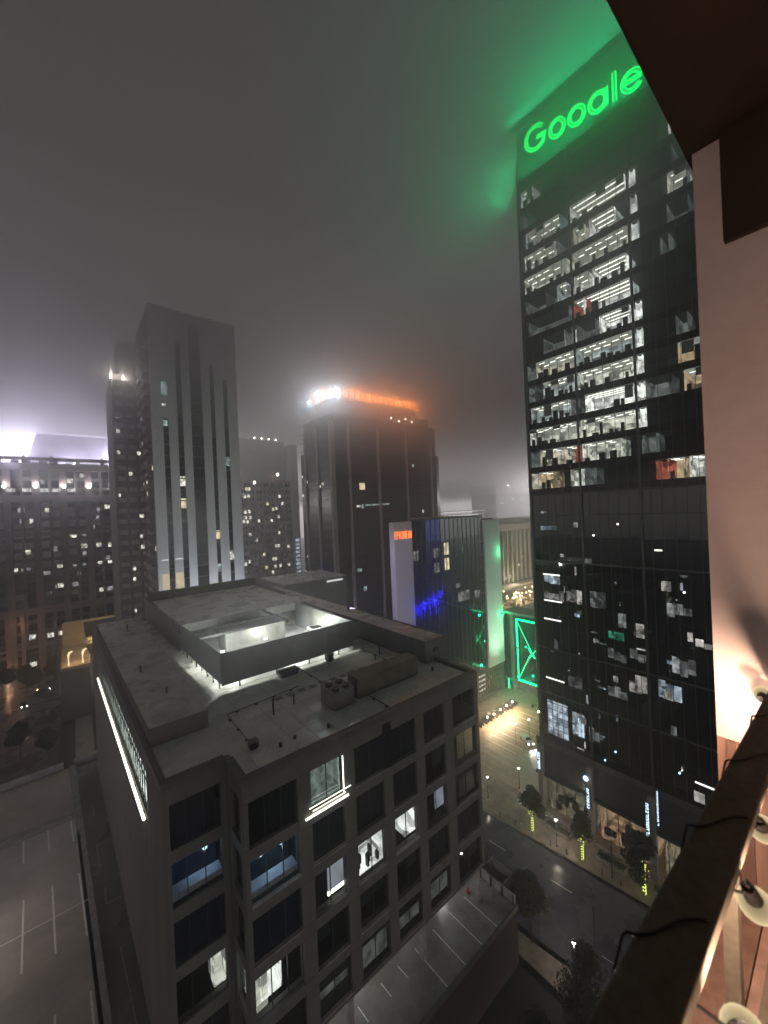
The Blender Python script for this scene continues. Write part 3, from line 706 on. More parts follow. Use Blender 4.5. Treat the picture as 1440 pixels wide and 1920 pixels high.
# equipment inside the well
def cabinet(label, x0, x1, y0, y1, z0, z1, topm=None, group='air handling units in the lit roof well', fans=0, m=None):
    t = thing('air_handler', label, 'rooftop unit', ((x0 + x1) / 2, (y0 + y1) / 2, z0), group)
    part('casing', MB().box(x0, x1, y0, y1, z0 + .15, z1), m or white_metal, t)
    part('plinth', MB().box(x0 + .1, x1 - .1, y0 + .1, y1 - .1, z0, z0 + .15), dark_metal, t)
    part('lid', MB().box(x0 - .05, x1 + .05, y0 - .05, y1 + .05, z1, z1 + .08), topm or grey_metal, t)
    n = max(1, int((x1 - x0) / 1.6))
    for k in range(n):
        a = x0 + (x1 - x0) * k / n
        part('access_panel', MB().box(a + .1, a + (x1 - x0) / n - .1, y0 - .03, y0, z0 + .35, z1 - .2), m or white_metal, t)
    for k in range(fans):
        fx = x0 + (x1 - x0) * (k % 2 + .5) / 2; fy = y0 + (y1 - y0) * (k // 2 + .5) / 2
        part('fan_guard', MB().tube([(fx, fy, z1 + .08), (fx, fy, z1 + .32)], .42, 12), black_m, t)
    return t
F0 = RZ - .5
cabinet('long low white air handler with a grey lid amid the lit roof well', 19.8, 29.0, 54.5, 58.0, F0, F0 + 1.9)
cabinet('slim tall white cabinet in front of the long air handler in the lit well', 21.6, 23.2, 52.2, 53.4, F0, F0 + 3.6)
cabinet('tall white cabinet at the right end of the long air handler', 29.4, 30.9, 54.8, 56.3, F0, F0 + 3.4)
cabinet('wide dark cooling unit at the back of the lit roof well', 18.5, 28.5, 63.5, 67.5, F0, F0 + 3.2, m=grey_metal)
cabinet('small white unit in the left corner of the lit well', 15.6, 18.2, 54.6, 56.2, F0, F0 + 2.0)
for (x, y, pw) in ((17.0, 60, 420), (24.5, 52.6, 160), (31.8, 61, 420), (24, 61, 260), (16.0, 52.6, 160), (30.5, 52.6, 140)):
    t = thing('flood_light', {17: 'floodlight by the left screen of the roof well', 24: 'floodlight', 31: 'floodlight at the back right of the roof well', 16: 'floodlight at the near left corner of the roof well', 30: 'floodlight at the near right corner of the roof well'}[int(x)] + ((' behind the long air handler in the roof well' if y == 61 else ' in front of the slim cabinet in the roof well') if int(x) == 24 else ''), 'floodlight', (x, y, F0), 'floodlights in the roof well')
    part('stand', MB().tube([(x, y, F0), (x, y, F0 + 1.7)], .04, 6), dark_metal, t)
    part('lamp_head', MB().box(x - .22, x + .22, y - .06, y + .06, F0 + 1.7, F0 + 1.9), lamp_m, t)
    point_light('lamp_light', (x, y, F0 + 2.3), (.97, 1, .93), pw * 5.5, t, .2)
# chiller and the long unit on the front part of the roof
cabinet('grey rooftop chiller with four round fans near the front edge of the roof', 21.6, 24.3, 36.4, 39.2, RZ - .55, RZ - .55 + 1.9, group='units on the front roof', fans=4, m=grey_metal)
t = cabinet('long brown boxed unit to the right of the rooftop chiller', 25.2, 34.8, 36.9, 39.0, RZ - .55, RZ - .55 + 2.3, topm=rough_mat('brown_lid', (.12, .12, .07), .6, .4, .6), group='units on the front roof', m=rough_mat('brown_casing', (.10, .10, .06), .6, .4, .6))
cabinet('small dark box on the roof next to the notch corner', 12.2, 13.0, 35.8, 36.5, RZ - .55, RZ + .15, group='units on the front roof', m=dark_metal)
cabinet('low dark box under the right end of the screen wall', 21.0, 23.6, 48.6, 49.9, RZ - .55, RZ + .15, group='units beside the screen', m=dark_metal)
cabinet('small grey box against the middle of the screen wall', 28.4, 29.4, 49.0, 49.9, RZ - .55, RZ + .5, group='units beside the screen', m=dark_metal)
for i, (x, y, h, lb) in enumerate(((16.5, 40.6, 1.6, 'thin vent pipe left of the chiller'), (19.2, 41.2, .9, 'short vent pipe just left of the chiller'), (14.6, 34.6, .25, 'tiny dark roof drain nearest the box by the notch'), (16.2, 34.9, .2, 'tiny dark roof drain in the open middle of the front roof'), (19.6, 34.3, .3, 'small dark vent close to the front parapet'),
                                    (35.6, 46, 1.3, 'vent pipe beside the rear wing wall'), (34.0, 45, .7, 'short vent near the right end of the long unit'), (6.6, 60, .7, 'vent stub on the raised left roof'), (8.0, 50.5, .6, 'vent stub on the raised roof near its front end'), (7.5, 84, 1.2, 'round vent at the far end of the raised roof'), (37.0, 36.4, .4, 'small roof drain by the right front corner'))):
    z0 = RZ - .55 if x > 10.5 else -19.68
    b = MB(); b.tube([(x, y, z0), (x, y, z0 + h)], .10 if h > .5 else .16, 8); b.tube([(x, y, z0 + h), (x, y, z0 + h + .1)], .16, 8, .2)
    solo('roof_vent', b, dark_metal, lb, 'roof vent', 'small vents on the roof')
# under-building parking deck, front right
DZ = -50.5
D = thing('parking_deck', 'wet parking deck under and in front of the office block', 'parking deck', (30, 38, GZ))
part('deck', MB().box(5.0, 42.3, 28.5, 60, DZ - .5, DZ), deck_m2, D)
part('deck_wall', MB().box(5.0, 42.2, 28.45, 28.75, GZ, DZ - .5), rough_mat('deck_wall_brown', (.05, .035, .03), .9, .3, .5, streak=True), D)
part('deck_wall', MB().box(42.0, 42.3, 28.8, 60, GZ, DZ - .5), concA_d, D)
part('deck_edge', MB().box(5.0, 42.35, 28.3, 28.5, DZ - .6, DZ + .12), coping, D)
for k in range(5):
    part('barrier_panel', MB().box(42.0, 42.25, 28.6 + k * 1.7, 30.25 + k * 1.7, DZ + .1, DZ + 1.1), kerb_m, D)
    part('barrier_post', MB().box(41.8, 41.95, 28.6 + k * 1.7, 28.75 + k * 1.7, DZ, DZ + 1.2), dark_metal, D)
for x in (38.1, 35.2, 32.2, 29.2, 26.6, 24.2, 21.2):
    dash(x, 33.5, x + .1, 28.6 if x > 28 else 31.9, w=.12, z=DZ + .004, name='stall_line', parent=None)
    o = bpy.data.objects[[q.name for q in bpy.data.objects if q.name.startswith('stall_line')][-1]]
    del o['kind']; o.parent = D.o; o.location = (-30, -38, -GZ)
for x in (19.4, 29.3, 39.2): part('column', MB().box(x - .3, x + .3, 31.9, 32.5, DZ, BOT - .13), kerb_m, D)
for x in (12, 24.5, 36): part('column', MB().box(x - .3, x + .3, 41, 41.6, DZ, BOT - .13), kerb_m, D)
part('back_wall', MB().box(5.2, 41.9, 46, 46.2, DZ, BOT - .13), kerb_m, D)
for i, (x, y, pw) in enumerate(((16.5, 36, 190), (23.5, 36.4, 200), (37.5, 36.8, 260), (30.5, 39, 120))):
    t = thing('ceiling_lamp', 'ceiling lamp under the office block above the ' + ('leftmost', 'second', 'rightmost', 'third')[i] + ' parking bays', 'ceiling lamp', (x, y, BOT - .13), 'lamps lighting the parking deck')
    part('housing', MB().box(x - .6, x + .6, y - .15, y + .15, BOT - .2, BOT - .13), white_metal, t)
    part('diffuser', MB().box(x - .55, x + .55, y - .12, y + .12, BOT - .24, BOT - .2), lamp_m, t)
    point_light('lamp_light', (x, y, BOT - .5), (.95, .97, 1), pw, t, .15)
# red cone
t = thing('traffic_cone', 'small red traffic cone by the lit doorway at the end of the parking deck', 'traffic cone', (39.0, 33.5, DZ))
part('cone', MB().tube([(39.0, 33.5, DZ + .04), (39.0, 33.5, DZ + .75)], .19, 10, .04), rough_mat('cone_red', (.6, .03, .03), .5, .1), t)
part('foot', MB().box(38.75, 39.25, 33.25, 33.75, DZ, DZ + .04), dark_metal, t)
# low walls by the street side of the deck
t = thing('ramp_wall', 'pale panelled low wall beside the road at the corner of the office block', 'low wall', (45.6, 34, GZ))
for k in range(4):
    part('wall_panel', MB().box(45.3, 45.55, 30.9 + k * 1.6, 32.45 + k * 1.6, GZ + .13, DZ + .6), kerb_m, t)
part('cap', MB().box(45.25, 45.6, 30.9, 37.2, DZ + .6, DZ + .72), coping, t)
part('end_wall', MB().box(42.4, 45.25, 30.9, 31.1, GZ + .13, DZ + .3), concA_d, t)

# ---------------------------------------------------------------- parking roof on the left
G = thing('parking_roof', 'top deck of a parking garage with white bay lines at the lower left', 'parking garage', (-18, 70, GZ))
LZ = -50.0
FG = Fr((-.2, 96), (.043, -1), (-1, -.043))   # u towards the camera, d to the left
part('deck', FG.box(MB(), -8, 75, 1.2, 45, LZ - .6, LZ), deck_m, G)
part('lower_lane', FG.box(MB(), -8, 75, -5.6, .2, LZ - 1.2, LZ - .25), rough_mat('side_lane', (.11, .11, .09), .7, .4, .3, wet=(.15, .25)), G)
part('outer_wall', MB().box(-45, 3.6, 104.7, 105.0, GZ, LZ - .7), concA_d, G)
for k in range(14):
    a = -7.8 + k * 5.6
    part('kerb_piece', FG.box(MB(), a, a + 5.55, .2, 1.15 - .35 * (k > 3), LZ - .6, LZ + .22 + (.25 if k < 2 else 0)), kerb_m, G)
# far parapets
for k in range(9):
    a = 2.0 + k * 4.6
    part('parapet', FG.box(MB(), -9.0, -8.55, a, a + 4.56, LZ - .6, LZ + 1.25), rough_mat('pale_parapet', (.42, .39, .42), .8, .3, .7) if k == 0 else bpy.data.materials['pale_parapet'], G)
part('parapet', FG.box(MB(), -9.4, -8.9, -3.6, .3, LZ - 1.2, LZ + 1.0), bpy.data.materials['pale_parapet'], G)
part('side_parapet', FG.box(MB(), -8.5, 40, -4.15, -3.9, LZ - .6, LZ + .45), kerb_m, G)
# split between the ramp and the deck
part('divider', FG.box(MB(), 8.2, 8.6, 1.25, 45, LZ, LZ + .35), kerb_m, G)
part('divider', FG.box(MB(), 10.0, 10.2, 1.25, 45, LZ, LZ + .18), kerb_m, G)
def gl(x0, y0, x1, y1, w=.2):
    d = Vector((x1 - x0, y1 - y0)); nrm = Vector((-d.y, d.x)).normalized() * w / 2
    part('bay_line', MB().prism([(x0 - nrm.x, y0 - nrm.y), (x1 - nrm.x, y1 - nrm.y), (x1 + nrm.x, y1 + nrm.y), (x0 + nrm.x, y0 + nrm.y)], LZ + .004, LZ + .009), paint_m, G)
for k in range(6):
    x = -1.5 - 2.92 * k; gl(x, 85.3, x + .35, 79.7)
    x = -.6 - 2.92 * k; gl(x, 72, x + .6, 60.5)
    x = -1.0 - 2.92 * k + 1.1; gl(x, 53.2, x + .3, 44)
gl(.4, 66.2, -18, 66.0, .12)
dlamp = lamp_post('tall lamp post on the parking roof at the left edge', (-10.8, 66.0, LZ), 6.5); dlamp.o['group'] = 'lamp on the parking roof'
point_light('lamp_light', (-10.8, 66.0, LZ + 5.9), (1, .92, .86), 750, dlamp, .15)
for (x0, y0, x1, y1) in ((1.6, 76.5, 3.4, 76.5), (1.6, 76.5, 1.8, 71.5), (2.1, 64, 3.9, 64), (2.1, 67, 2.1, 64), (1.5, 88, 1.6, 84.5), (3.0, 56.5, 3.6, 56.5), (3.0, 56.5, 3.6, 46), (3.1, 47.5, 2.2, 47.3)):
    d = Vector((x1 - x0, y1 - y0)); nrm = Vector((-d.y, d.x)).normalized() * .05
    part('lane_marking', MB().prism([(x0 - nrm.x, y0 - nrm.y), (x1 - nrm.x, y1 - nrm.y), (x1 + nrm.x, y1 + nrm.y), (x0 + nrm.x, y0 + nrm.y)], LZ - .246, LZ - .241), kerb_m, G)
# ---------------------------------------------------------------- glass tower
T = thing('glass_tower', 'tall dark glass tower on the right with rows of lit office floors', 'skyscraper', (80, 22, GZ))
FT = Fr((69, 39.2), (0, -1), (1, 0))      # u: 0 at the left corner, growing towards the camera side
UW = 36.0; KH = 4.15; K0 = 7.3
part('core', MB().box(76.5, 105, 3.2, 38.2, GZ + 13, 73.5), black_m, T)
part('top_screen', FT.box(MB(), 0, UW, .05, .6, 62.2, 74), rough_mat('tower_top_panel', (.06, .065, .065), .5, .3, .6), T)
# lit rooms: floor k -> [(u0, u1, kind)]
lit = {
 -1: [(0, 1.4, 'w'), (1.6, 4.2, 'wa'), (7.4, 8.8, 'w'), (9.8, 11.2, 'd'), (20.3, 21.8, 'r'), (21.8, 23.6, 'wa'), (24.4, 26.2, 'w')],
 0: [(0, 1.1, 'd'), (1.9, 6.4, 'w'), (6.4, 8.6, 'r'), (9.6, 15.6, 'w'), (18.6, 20.4, 'd')],
 1: [(0, 8.6, 'w'), (9.5, 17.6, 'w'), (18.5, 19.1, 's')],
 2: [(0.4, 7.6, 'w'), (8.0, 8.8, 'd'), (10.4, 17.7, 'b'), (18.5, 19.1, 's'), (24.2, 26.2, 'wa'), (19.4, 22.6, 'd')],
 3: [(0.2, 1.2, 'd'), (3.0, 8.7, 'w'), (9.4, 17.7, 'w'), (18.5, 19.0, 's'), (23.6, 26.2, 'wa')],
 4: [(0, 1.6, 'd'), (1.8, 8.9, 'w'), (9.3, 17.8, 'w'), (18.5, 19.1, 's'), (23.5, 24.8, 'd')],
 5: [(7.4, 8.7, 'w'), (3.4, 7.4, 'd'), (13.2, 17.6, 'b'), (9.5, 12.5, 'd'), (18.5, 19.1, 's')],
 6: [(0.6, 8.2, 'd'), (9.2, 11.2, 'r'), (10.8, 17.8, 'b')],
 7: [(0.3, 4.2, 'd'), (6.4, 8.0, 'w'), (9.4, 11.8, 'w'), (12.4, 17.4, 'b'), (22, 23.0, 'd')],
 8: [(0.2, 8.2, 'w'), (9.3, 17.7, 'w'), (18.4, 19.2, 's'), (23.0, 25.4, 'd')],
 9: [(0.4, 6.2, 'w'), (6.6, 8.6, 'd'), (9.6, 11.4, 'w'), (12.2, 16.0, 'b'), (18.4, 19.0, 's'), (23.2, 25.8, 'w')],
 10: [(0.8, 7.4, 'w'), (9.2, 17.6, 'b'), (18.4, 18.9, 's'), (23.8, 25.6, 'd')],
 11: [(.4, 1.4, 'd'), (23.6, 25.4, 'b')],
 12: [(.2, 2.6, 'b')], 13: [(.2, 1.6, 'b')],
}
wvar = [room_mat('lit_room_a', (1, .96, .84), 1.15), room_mat('lit_room_b', (1, .90, .74), .85), room_mat('lit_room_c', (.88, .97, 1), .7), room_w]
kinds = {'w': room_w, 'wa': room_warm, 'd': room_dim, 'r': room_red, 's': room_bright, 'b': room_bright}
pane_me = FT.box(MB(), 0, 1.44, .10, .14, 0, KH - 1.15).mesh('pane', clear_glass, (69, 39.2, 0))
spn_me = FT.box(MB(), 0, 1.46, .10, .16, 0, 1.1).mesh('spandrel_panel', spand_glass, (69, 39.2, 0))
dk_me = FT.box(MB(), 0, 1.46, .10, .14, 0, KH - .06).mesh('pane', tower_glass, (69, 39.2, 0))
tg_me = FT.box(MB(), 0, 1.44, .10, .14, 0, KH - 1.15).mesh('pane', haze_glass, (69, 39.2, 0))
npane = 0
rest = MB(); restg = MB()
for k in range(-1, 13):
    z0 = K0 + KH * k
    fl = MB(); FT.box(fl, 0, UW, .2, 7.3, z0 - 1.1, z0 - .12)
    part('floor_slab', fl, black_m, T)
    for j in range(18):
        u = j * 1.5 + .03; q = FT.p(u, 0, z0)
        is_lit = any(a < u + 1.2 and b > u + .3 for a, b, c in lit.get(k, []))
        piece('pane', pane_me if is_lit else tg_me, T, q)
        FT.box(restg, u, u + 1.46, .10, .16, z0 - 1.12, z0 - .03)
    for i, (a, b, c) in enumerate(lit.get(k, [])):
        top = z0 + KH - 1.2
        rm = part('lit_room', room_box(FT, a, b, .5, 4.6 if c != 's' else 1.2, z0, top - .0, floor=False), wvar[(k * 3 + i) % 4] if c == 'w' else kinds[c], T)
        if c in ('w', 'b', 'wa', 'r') and b - a > 1.5:
            part('ceiling', FT.box(MB(), a, b, .3, 4.6, top, top + .05), ceil_lit, T, rm)
            cb = MB()
            if c == 'b':
                for q in range(3): FT.box(cb, a + .3, b - .3, .9 + q * 1.3, 1.1 + q * 1.3, top - .12, top - .05)
            else:
                n = max(1, int((b - a) / 1.6))
                for q in range(n):
                    for dd in ((1.0, 2.8) if (q * 7 + k * 3 + i) % 5 else (1.9,)): FT.box(cb, a + .3 + q * 1.6, a + 1.3 + q * 1.6, dd, dd + .15, top - .12, top - .05)
            part('ceiling_light', cb, strip_m, T, rm)
            rn = random.Random(k * 31 + i); bl_ = MB(); uu = math.floor(a / 1.5) * 1.5
            while uu < b:
                if uu >= a - .01 and rn.random() < .22: FT.box(bl_, uu + .05, min(uu + 1.42, b), .22, .25, top - .4 - rn.random() * 1.7, top)
                uu += 1.5
            if bl_.v: part('window_blind', bl_, blind_cloth, T, rm)
            db = MB(); u = a + .2
            while u < b - .6:
                w_ = .3 + rn.random() * .7
                if rn.random() < .75: FT.box(db, u, u + w_, .6, 1.1, z0, z0 + .5 + rn.random() * (1.0 if rn.random() < .7 else 1.9))
                u += w_ + .2 + rn.random() * 1.0
            if db.v: part('furniture', db, black_m, T, rm)
part('spandrel_glass', restg, spand_glass, T, stuff=True)
# tall panes of the dark lower part: the nearest bays as panes, the rest joined
for k in range(-12, -1):
    z0 = K0 + KH * k - 1.0
    for j in range(18):
        u = j * 1.5 + .02
        if k < -7 and False: pass
        FT.box(rest, u, u + 1.46, .10, .14, z0 + .03, z0 + KH - .03)
part('dark_panes', rest, tower_glass, T, stuff=True)
up = MB()
for k in range(13, 16):
    z0 = K0 + KH * k
    for j in range(24): FT.box(up, j * 1.5 + .03, j * 1.5 + 1.47, .08, .12, z0 - 1.1, z0 + KH - 1.14)
for k in range(-12, 13):
    z0 = K0 + KH * k - 1.1
    for j in range(18, 24): FT.box(up, j * 1.5 + .03, j * 1.5 + 1.47, .08, .12, z0, z0 + KH - .04)
part('upper_panes', up, tower_glass, T, stuff=True)
ml = MB()
for j in range(25): FT.box(ml, j * 1.5 - .025, j * 1.5 + .025, .02, .10, -45, 74)
part('mullions', ml, mull_m, T, stuff=True)
for u in (-.15, 9.2, 18.2, 27.2): part('facade_column', FT.box(MB(), u - .16, u + .16, -.14, .08, -45.2, 66), mull_m, T)
for z in (7.0 - KH - .95, -10.5, -27.0, -35.5): part('facade_band', FT.box(MB(), 0.05, UW, -.06, .015, z - .14, z + .14), mull_m, T)
# chamfered left corner
FC = Fr((69, 39.2), (.77, .64), (.64, -.77))
cm = MB(); crm = MB()
for k in range(-12, 15):
    z0 = K0 + KH * k
    for j in range(2): part('corner_pane', FC.box(MB(), j * 1.55 + .2, j * 1.55 + 1.7, .06, .1, z0 + .02, z0 + KH - 1.18), haze_glass if k > -2 and k < 13 else tower_glass, T) if -2 < k < 13 else FC.box(cm, j * 1.55 + .2, j * 1.55 + 1.7, .06, .1, z0 + .02, z0 + KH - 1.18)
    FC.box(crm, .15, 3.3, .05, .2, z0 - 1.1, z0 - .02)
    if 0 <= k < 12 and k not in (6, 5): part('lit_room', room_box(FC, .4, 3.1, .4, 1.6, z0, z0 + 2.6, sides=False), room_dim if k % 3 else room_w, T)
part('corner_dark_panes', cm, tower_glass, T, stuff=True); part('corner_spandrels', crm, spand_glass, T, stuff=True)
part('side_face', MB().prism([(71.6, 41.2), (71.9, 41.2), (104, 41.2), (104, 38), (76, 38)], -46, 73), tower_glass, T)
# glowing patches standing in for reflections on the dark lower glass
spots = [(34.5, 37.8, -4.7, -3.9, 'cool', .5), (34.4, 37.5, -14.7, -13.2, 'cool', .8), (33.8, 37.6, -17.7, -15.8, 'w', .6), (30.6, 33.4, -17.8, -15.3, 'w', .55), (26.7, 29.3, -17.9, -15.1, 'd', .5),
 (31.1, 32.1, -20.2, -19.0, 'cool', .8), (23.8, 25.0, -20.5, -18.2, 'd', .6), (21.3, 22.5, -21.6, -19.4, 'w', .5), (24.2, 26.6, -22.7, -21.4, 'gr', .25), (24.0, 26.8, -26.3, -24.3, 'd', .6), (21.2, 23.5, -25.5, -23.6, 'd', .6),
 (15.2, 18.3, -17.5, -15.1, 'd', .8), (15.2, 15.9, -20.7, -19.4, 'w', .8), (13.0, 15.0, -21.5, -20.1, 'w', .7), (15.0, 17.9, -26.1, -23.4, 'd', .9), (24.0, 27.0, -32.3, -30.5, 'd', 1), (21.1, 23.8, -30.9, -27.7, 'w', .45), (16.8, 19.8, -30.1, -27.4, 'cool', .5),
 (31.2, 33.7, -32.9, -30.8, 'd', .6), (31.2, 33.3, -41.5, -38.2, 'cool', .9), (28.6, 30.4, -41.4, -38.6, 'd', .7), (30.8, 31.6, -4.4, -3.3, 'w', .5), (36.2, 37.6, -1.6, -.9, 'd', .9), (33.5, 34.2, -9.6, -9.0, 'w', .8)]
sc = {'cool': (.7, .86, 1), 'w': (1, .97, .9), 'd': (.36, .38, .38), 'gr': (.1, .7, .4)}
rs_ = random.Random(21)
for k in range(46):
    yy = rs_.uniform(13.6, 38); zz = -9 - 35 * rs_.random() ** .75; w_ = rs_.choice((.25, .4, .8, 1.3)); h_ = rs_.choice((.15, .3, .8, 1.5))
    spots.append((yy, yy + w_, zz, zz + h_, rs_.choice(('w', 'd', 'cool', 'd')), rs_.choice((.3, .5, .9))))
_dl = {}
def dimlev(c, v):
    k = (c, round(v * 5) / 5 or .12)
    if k not in _dl: _dl[k] = room_mat('reflection_patch_%s_%d' % (c, int(k[1] * 100)), sc[c], k[1] * .95, 1.0)
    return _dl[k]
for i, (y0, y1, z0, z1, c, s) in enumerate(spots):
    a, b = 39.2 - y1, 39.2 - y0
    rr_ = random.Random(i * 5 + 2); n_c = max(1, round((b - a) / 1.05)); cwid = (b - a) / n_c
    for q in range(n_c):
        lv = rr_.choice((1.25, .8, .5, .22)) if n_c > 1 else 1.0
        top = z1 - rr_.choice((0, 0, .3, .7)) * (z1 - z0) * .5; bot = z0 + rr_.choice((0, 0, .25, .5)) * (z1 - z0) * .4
        part('lit_room', FT.box(MB(), a + q * cwid + .04, a + (q + 1) * cwid - .04, .04, .09, bot, top), dimlev(c, s * lv), T)  # glowing patch in place of a reflection, no room behind it
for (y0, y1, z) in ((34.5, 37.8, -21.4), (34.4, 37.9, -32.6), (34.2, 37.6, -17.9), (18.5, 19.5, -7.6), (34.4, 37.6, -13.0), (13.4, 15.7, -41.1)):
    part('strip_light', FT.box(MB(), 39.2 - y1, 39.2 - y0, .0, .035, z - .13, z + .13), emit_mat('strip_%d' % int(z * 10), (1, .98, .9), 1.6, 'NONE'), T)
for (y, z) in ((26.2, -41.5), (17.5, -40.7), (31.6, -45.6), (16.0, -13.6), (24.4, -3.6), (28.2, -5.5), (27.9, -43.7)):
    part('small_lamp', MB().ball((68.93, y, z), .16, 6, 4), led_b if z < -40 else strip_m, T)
# bright double-height lobby behind glass
lob = part('lobby', room_box(FT, 1.3, 5.2, .3, 3.0, -43.2, -36.8, sides=False), room_mat('lobby_cool', (.75, .88, 1), .85, 1.6), T)
lob = part('lobby', room_box(FC, .2, 3.2, .2, 2.0, -43.0, -35.2, sides=False), room_mat('lobby_cool2', (.8, .92, 1), .8, 1.2), T)
# open up the panes in front of the lobby: clear glass grid
grid = MB()
for j in range(5): FT.box(grid, 1.3 + j * .97, 1.38 + j * .97, -.03, .04, -43.2, -36.8)
for j in range(6): FT.box(grid, 1.3, 5.2, -.05, -.034, -43.2 + j * 1.2, -43.1 + j * 1.2)
part('lobby_grid', grid, frame_m, T)
part('lobby_glow', FT.box(MB(), 1.3, 5.2, .05, .08, -43.2, -36.8), room_mat('lobby_front', (.72, .86, 1), .75, 1.4), T)
part('lobby_glow', FT.box(MB(), 6.0, 8.1, .05, .08, -41.5, -37.4), room_mat('lobby_front2', (.72, .86, 1), .5, 1.2), T)
# podium: dark canopy band, columns, shops
cpm = rough_mat('canopy_panel', (.035, .04, .05), .35, .3, .5)
part('canopy_core', FT.box(MB(), -.5, UW, -.94, 8, -50.5, -45.05), black_m, T)
for k in range(12):
    for z0_, z1_ in ((-50.6, -48.8), (-48.76, -46.9), (-46.86, -45.0)):
        part('canopy_panel', FT.box(MB(), -.6 + k * 3.05, -.6 + k * 3.05 + 3.0, -1.0, -.95, z0_, z1_), cpm, T)
part('canopy_edge', FT.box(MB(), -.8, UW, -1.4, -1.0, -51.0, -50.5), rough_mat('canopy_edge', (.03, .04, .06), .4, .3, .5), T)
part('balcony_rail', FT.box(MB(), -.6, UW, -1.1, -1.02, -45.0, -44.0), mull_m, T)
for u in (.4, 9.3, 18.4, 27.4): part('column', FT.box(MB(), u - .45, u + .45, -1.9, -1.1, GZ + .13, -45.2), rough_mat('column_stone', (.24, .23, .22), .6, .2, 1) if u == .4 else bpy.data.materials['column_stone'], T)
shop_floor = FT.box(MB(), 0, UW, 0, 9, GZ + .05, GZ + .16); part('shop_floor', shop_floor, rough_mat('shop_floor', (.3, .24, .18), .5), T)
for j in range(18):
    u = .6 + j * 1.75
    part('shop_pane', FT.box(MB(), u, u + 1.7, .3, .34, GZ + .3, -51.0), clear_glass, T)
    part('shop_mullion', FT.box(MB(), u - .05, u, .2, .4, GZ + .16, -51.0), dark_metal, T)
for (u0, u1, m) in ((1.0, 8.6, room_mat('shop_a', (1, .82, .6), .24, 1.0)), (10, 17.6, room_mat('shop_b', (1, .60, .38), .5, 1.2)), (19.4, 26.6, room_mat('shop_c', (1, .8, .55), .4, .9))):
    s_ = part('lit_room', room_box(FT, u0, u1, .6, 6.0, GZ + .2, -51.2, floor=True), m, T)
    db = MB(); rn = random.Random(int(u0))
    for q in range(14):
        uu = u0 + rn.random() * (u1 - u0 - 1); dd = 1 + rn.random() * 3.5; FT.box(db, uu, uu + .5 + rn.random() * .5, dd, dd + .6, GZ + .2, GZ + .9 + rn.random() * 1.2)
    part('shop_furniture', db, black_m, T, s_)
for (u, z, pw) in ((4.5, -51.6, 120), (13.5, -51.6, 160), (23, -51.6, 140)): point_light('shop_light', FT.p(u, .1, z), (1, .8, .6), pw, T, .3)
part('entry_ramp', FT.box(MB(), 1.0, 7.5, -1.9, -1.6, GZ + .13, GZ + .75), kerb_m, T)
part('entry_ramp', FT.box(MB(), 9.6, 17.0, -2.1, -1.8, GZ + .13, GZ + .6), kerb_m, T)
# vertical blade signs
def blade(label, x, y, z0, z1, w=.75, n=8, cat='sign'):
    t = thing('blade_sign', label, cat, (x, y, z0), 'vertical lit signs on the tower columns')
    part('box', MB().box(x, x + .12, y - w / 2, y + w / 2, z0, z1), dark_metal, t)
    rn = random.Random(int(z0 * 7 + y)); h = (z1 - z0) / n
    for k in range(n):
        a = z0 + k * h + h * .14; b = z0 + (k + 1) * h - h * .14; g = MB(); X = x - .03
        y0, y1 = y - w * .32, y + w * .32
        g.box(X - .03, X, y0, y1, a, a + h * .16)
        g.box(X - .02, X, y0, y0 + w * .16, a, b)
        if rn.random() < .6: g.box(X - .025, X, y0, y1, b - h * .16, b)
        if rn.random() < .6: g.box(X - .015, X, y1 - w * .16, y1, a, b)
        part('letter', g, led_b, t)
blade('vertical white lit sign on the leftmost column of the glass tower', 66.9, 38.9, -49.6, -46.4, .75, 7)
blade('vertical white lit sign on the second column of the glass tower', 66.9, 30.1, -52.1, -48.6, .6, 7)
blade('long vertical white lit sign on the third column of the glass tower', 66.9, 21.3, -52.0, -46.2, .6, 11)
blade('faint blue vertical sign on the right side of the third column', 66.9, 19.9, -48.9, -43.6, .3, 9)
t = thing('round_sign', 'small round white lit sign above the second column of the glass tower', 'sign', (66.9, 30.3, -47.4))
part('disc', MB().tube([(66.7, 30.3, -47.0), (66.85, 30.3, -47.0)], .42, 14), led_b, t); part('bracket', MB().box(66.85, 67.6, 30.25, 30.35, -47.05, -46.95), dark_metal, t)

# ---------------------------------------------------------------- lettering
def arc(cx, cz, rx, rz, a0, a1, n=14): return [(cx + rx * math.cos(R(a0 + (a1 - a0) * k / n)), cz + rz * math.sin(R(a0 + (a1 - a0) * k / n))) for k in range(n + 1)]
GL = {'G': (1.0, [arc(.5, .5, .5, .5, 48, 318) + [(.97, .48), (.56, .48)]]),
      'o': (.66, [arc(.33, .33, .33, .35, 0, 360, 18)]),
      'g': (.70, [arc(.33, .33, .33, .35, 0, 360, 18), [(.66, .70), (.66, .0)]]),
      'l': (.12, [[(.06, 1.06), (.06, 0)]]),
      'e': (.70, [arc(.34, .33, .34, .35, 8, 325, 16), [(.68, .36), (.03, .36)]])}
S = thing('tower_sign', 'large green glowing sign reading Google across the top of the glass tower', 'sign', (68.6, 28, 66))
U0, U1 = 2.2, 20.9
def bz(u): return 65.7 - (u - U0) * .175
tot = sum(GL[c][0] for c in 'Google') + .24 * 5
sx = (U1 - U0) / tot; hz = 4.1
u = U0
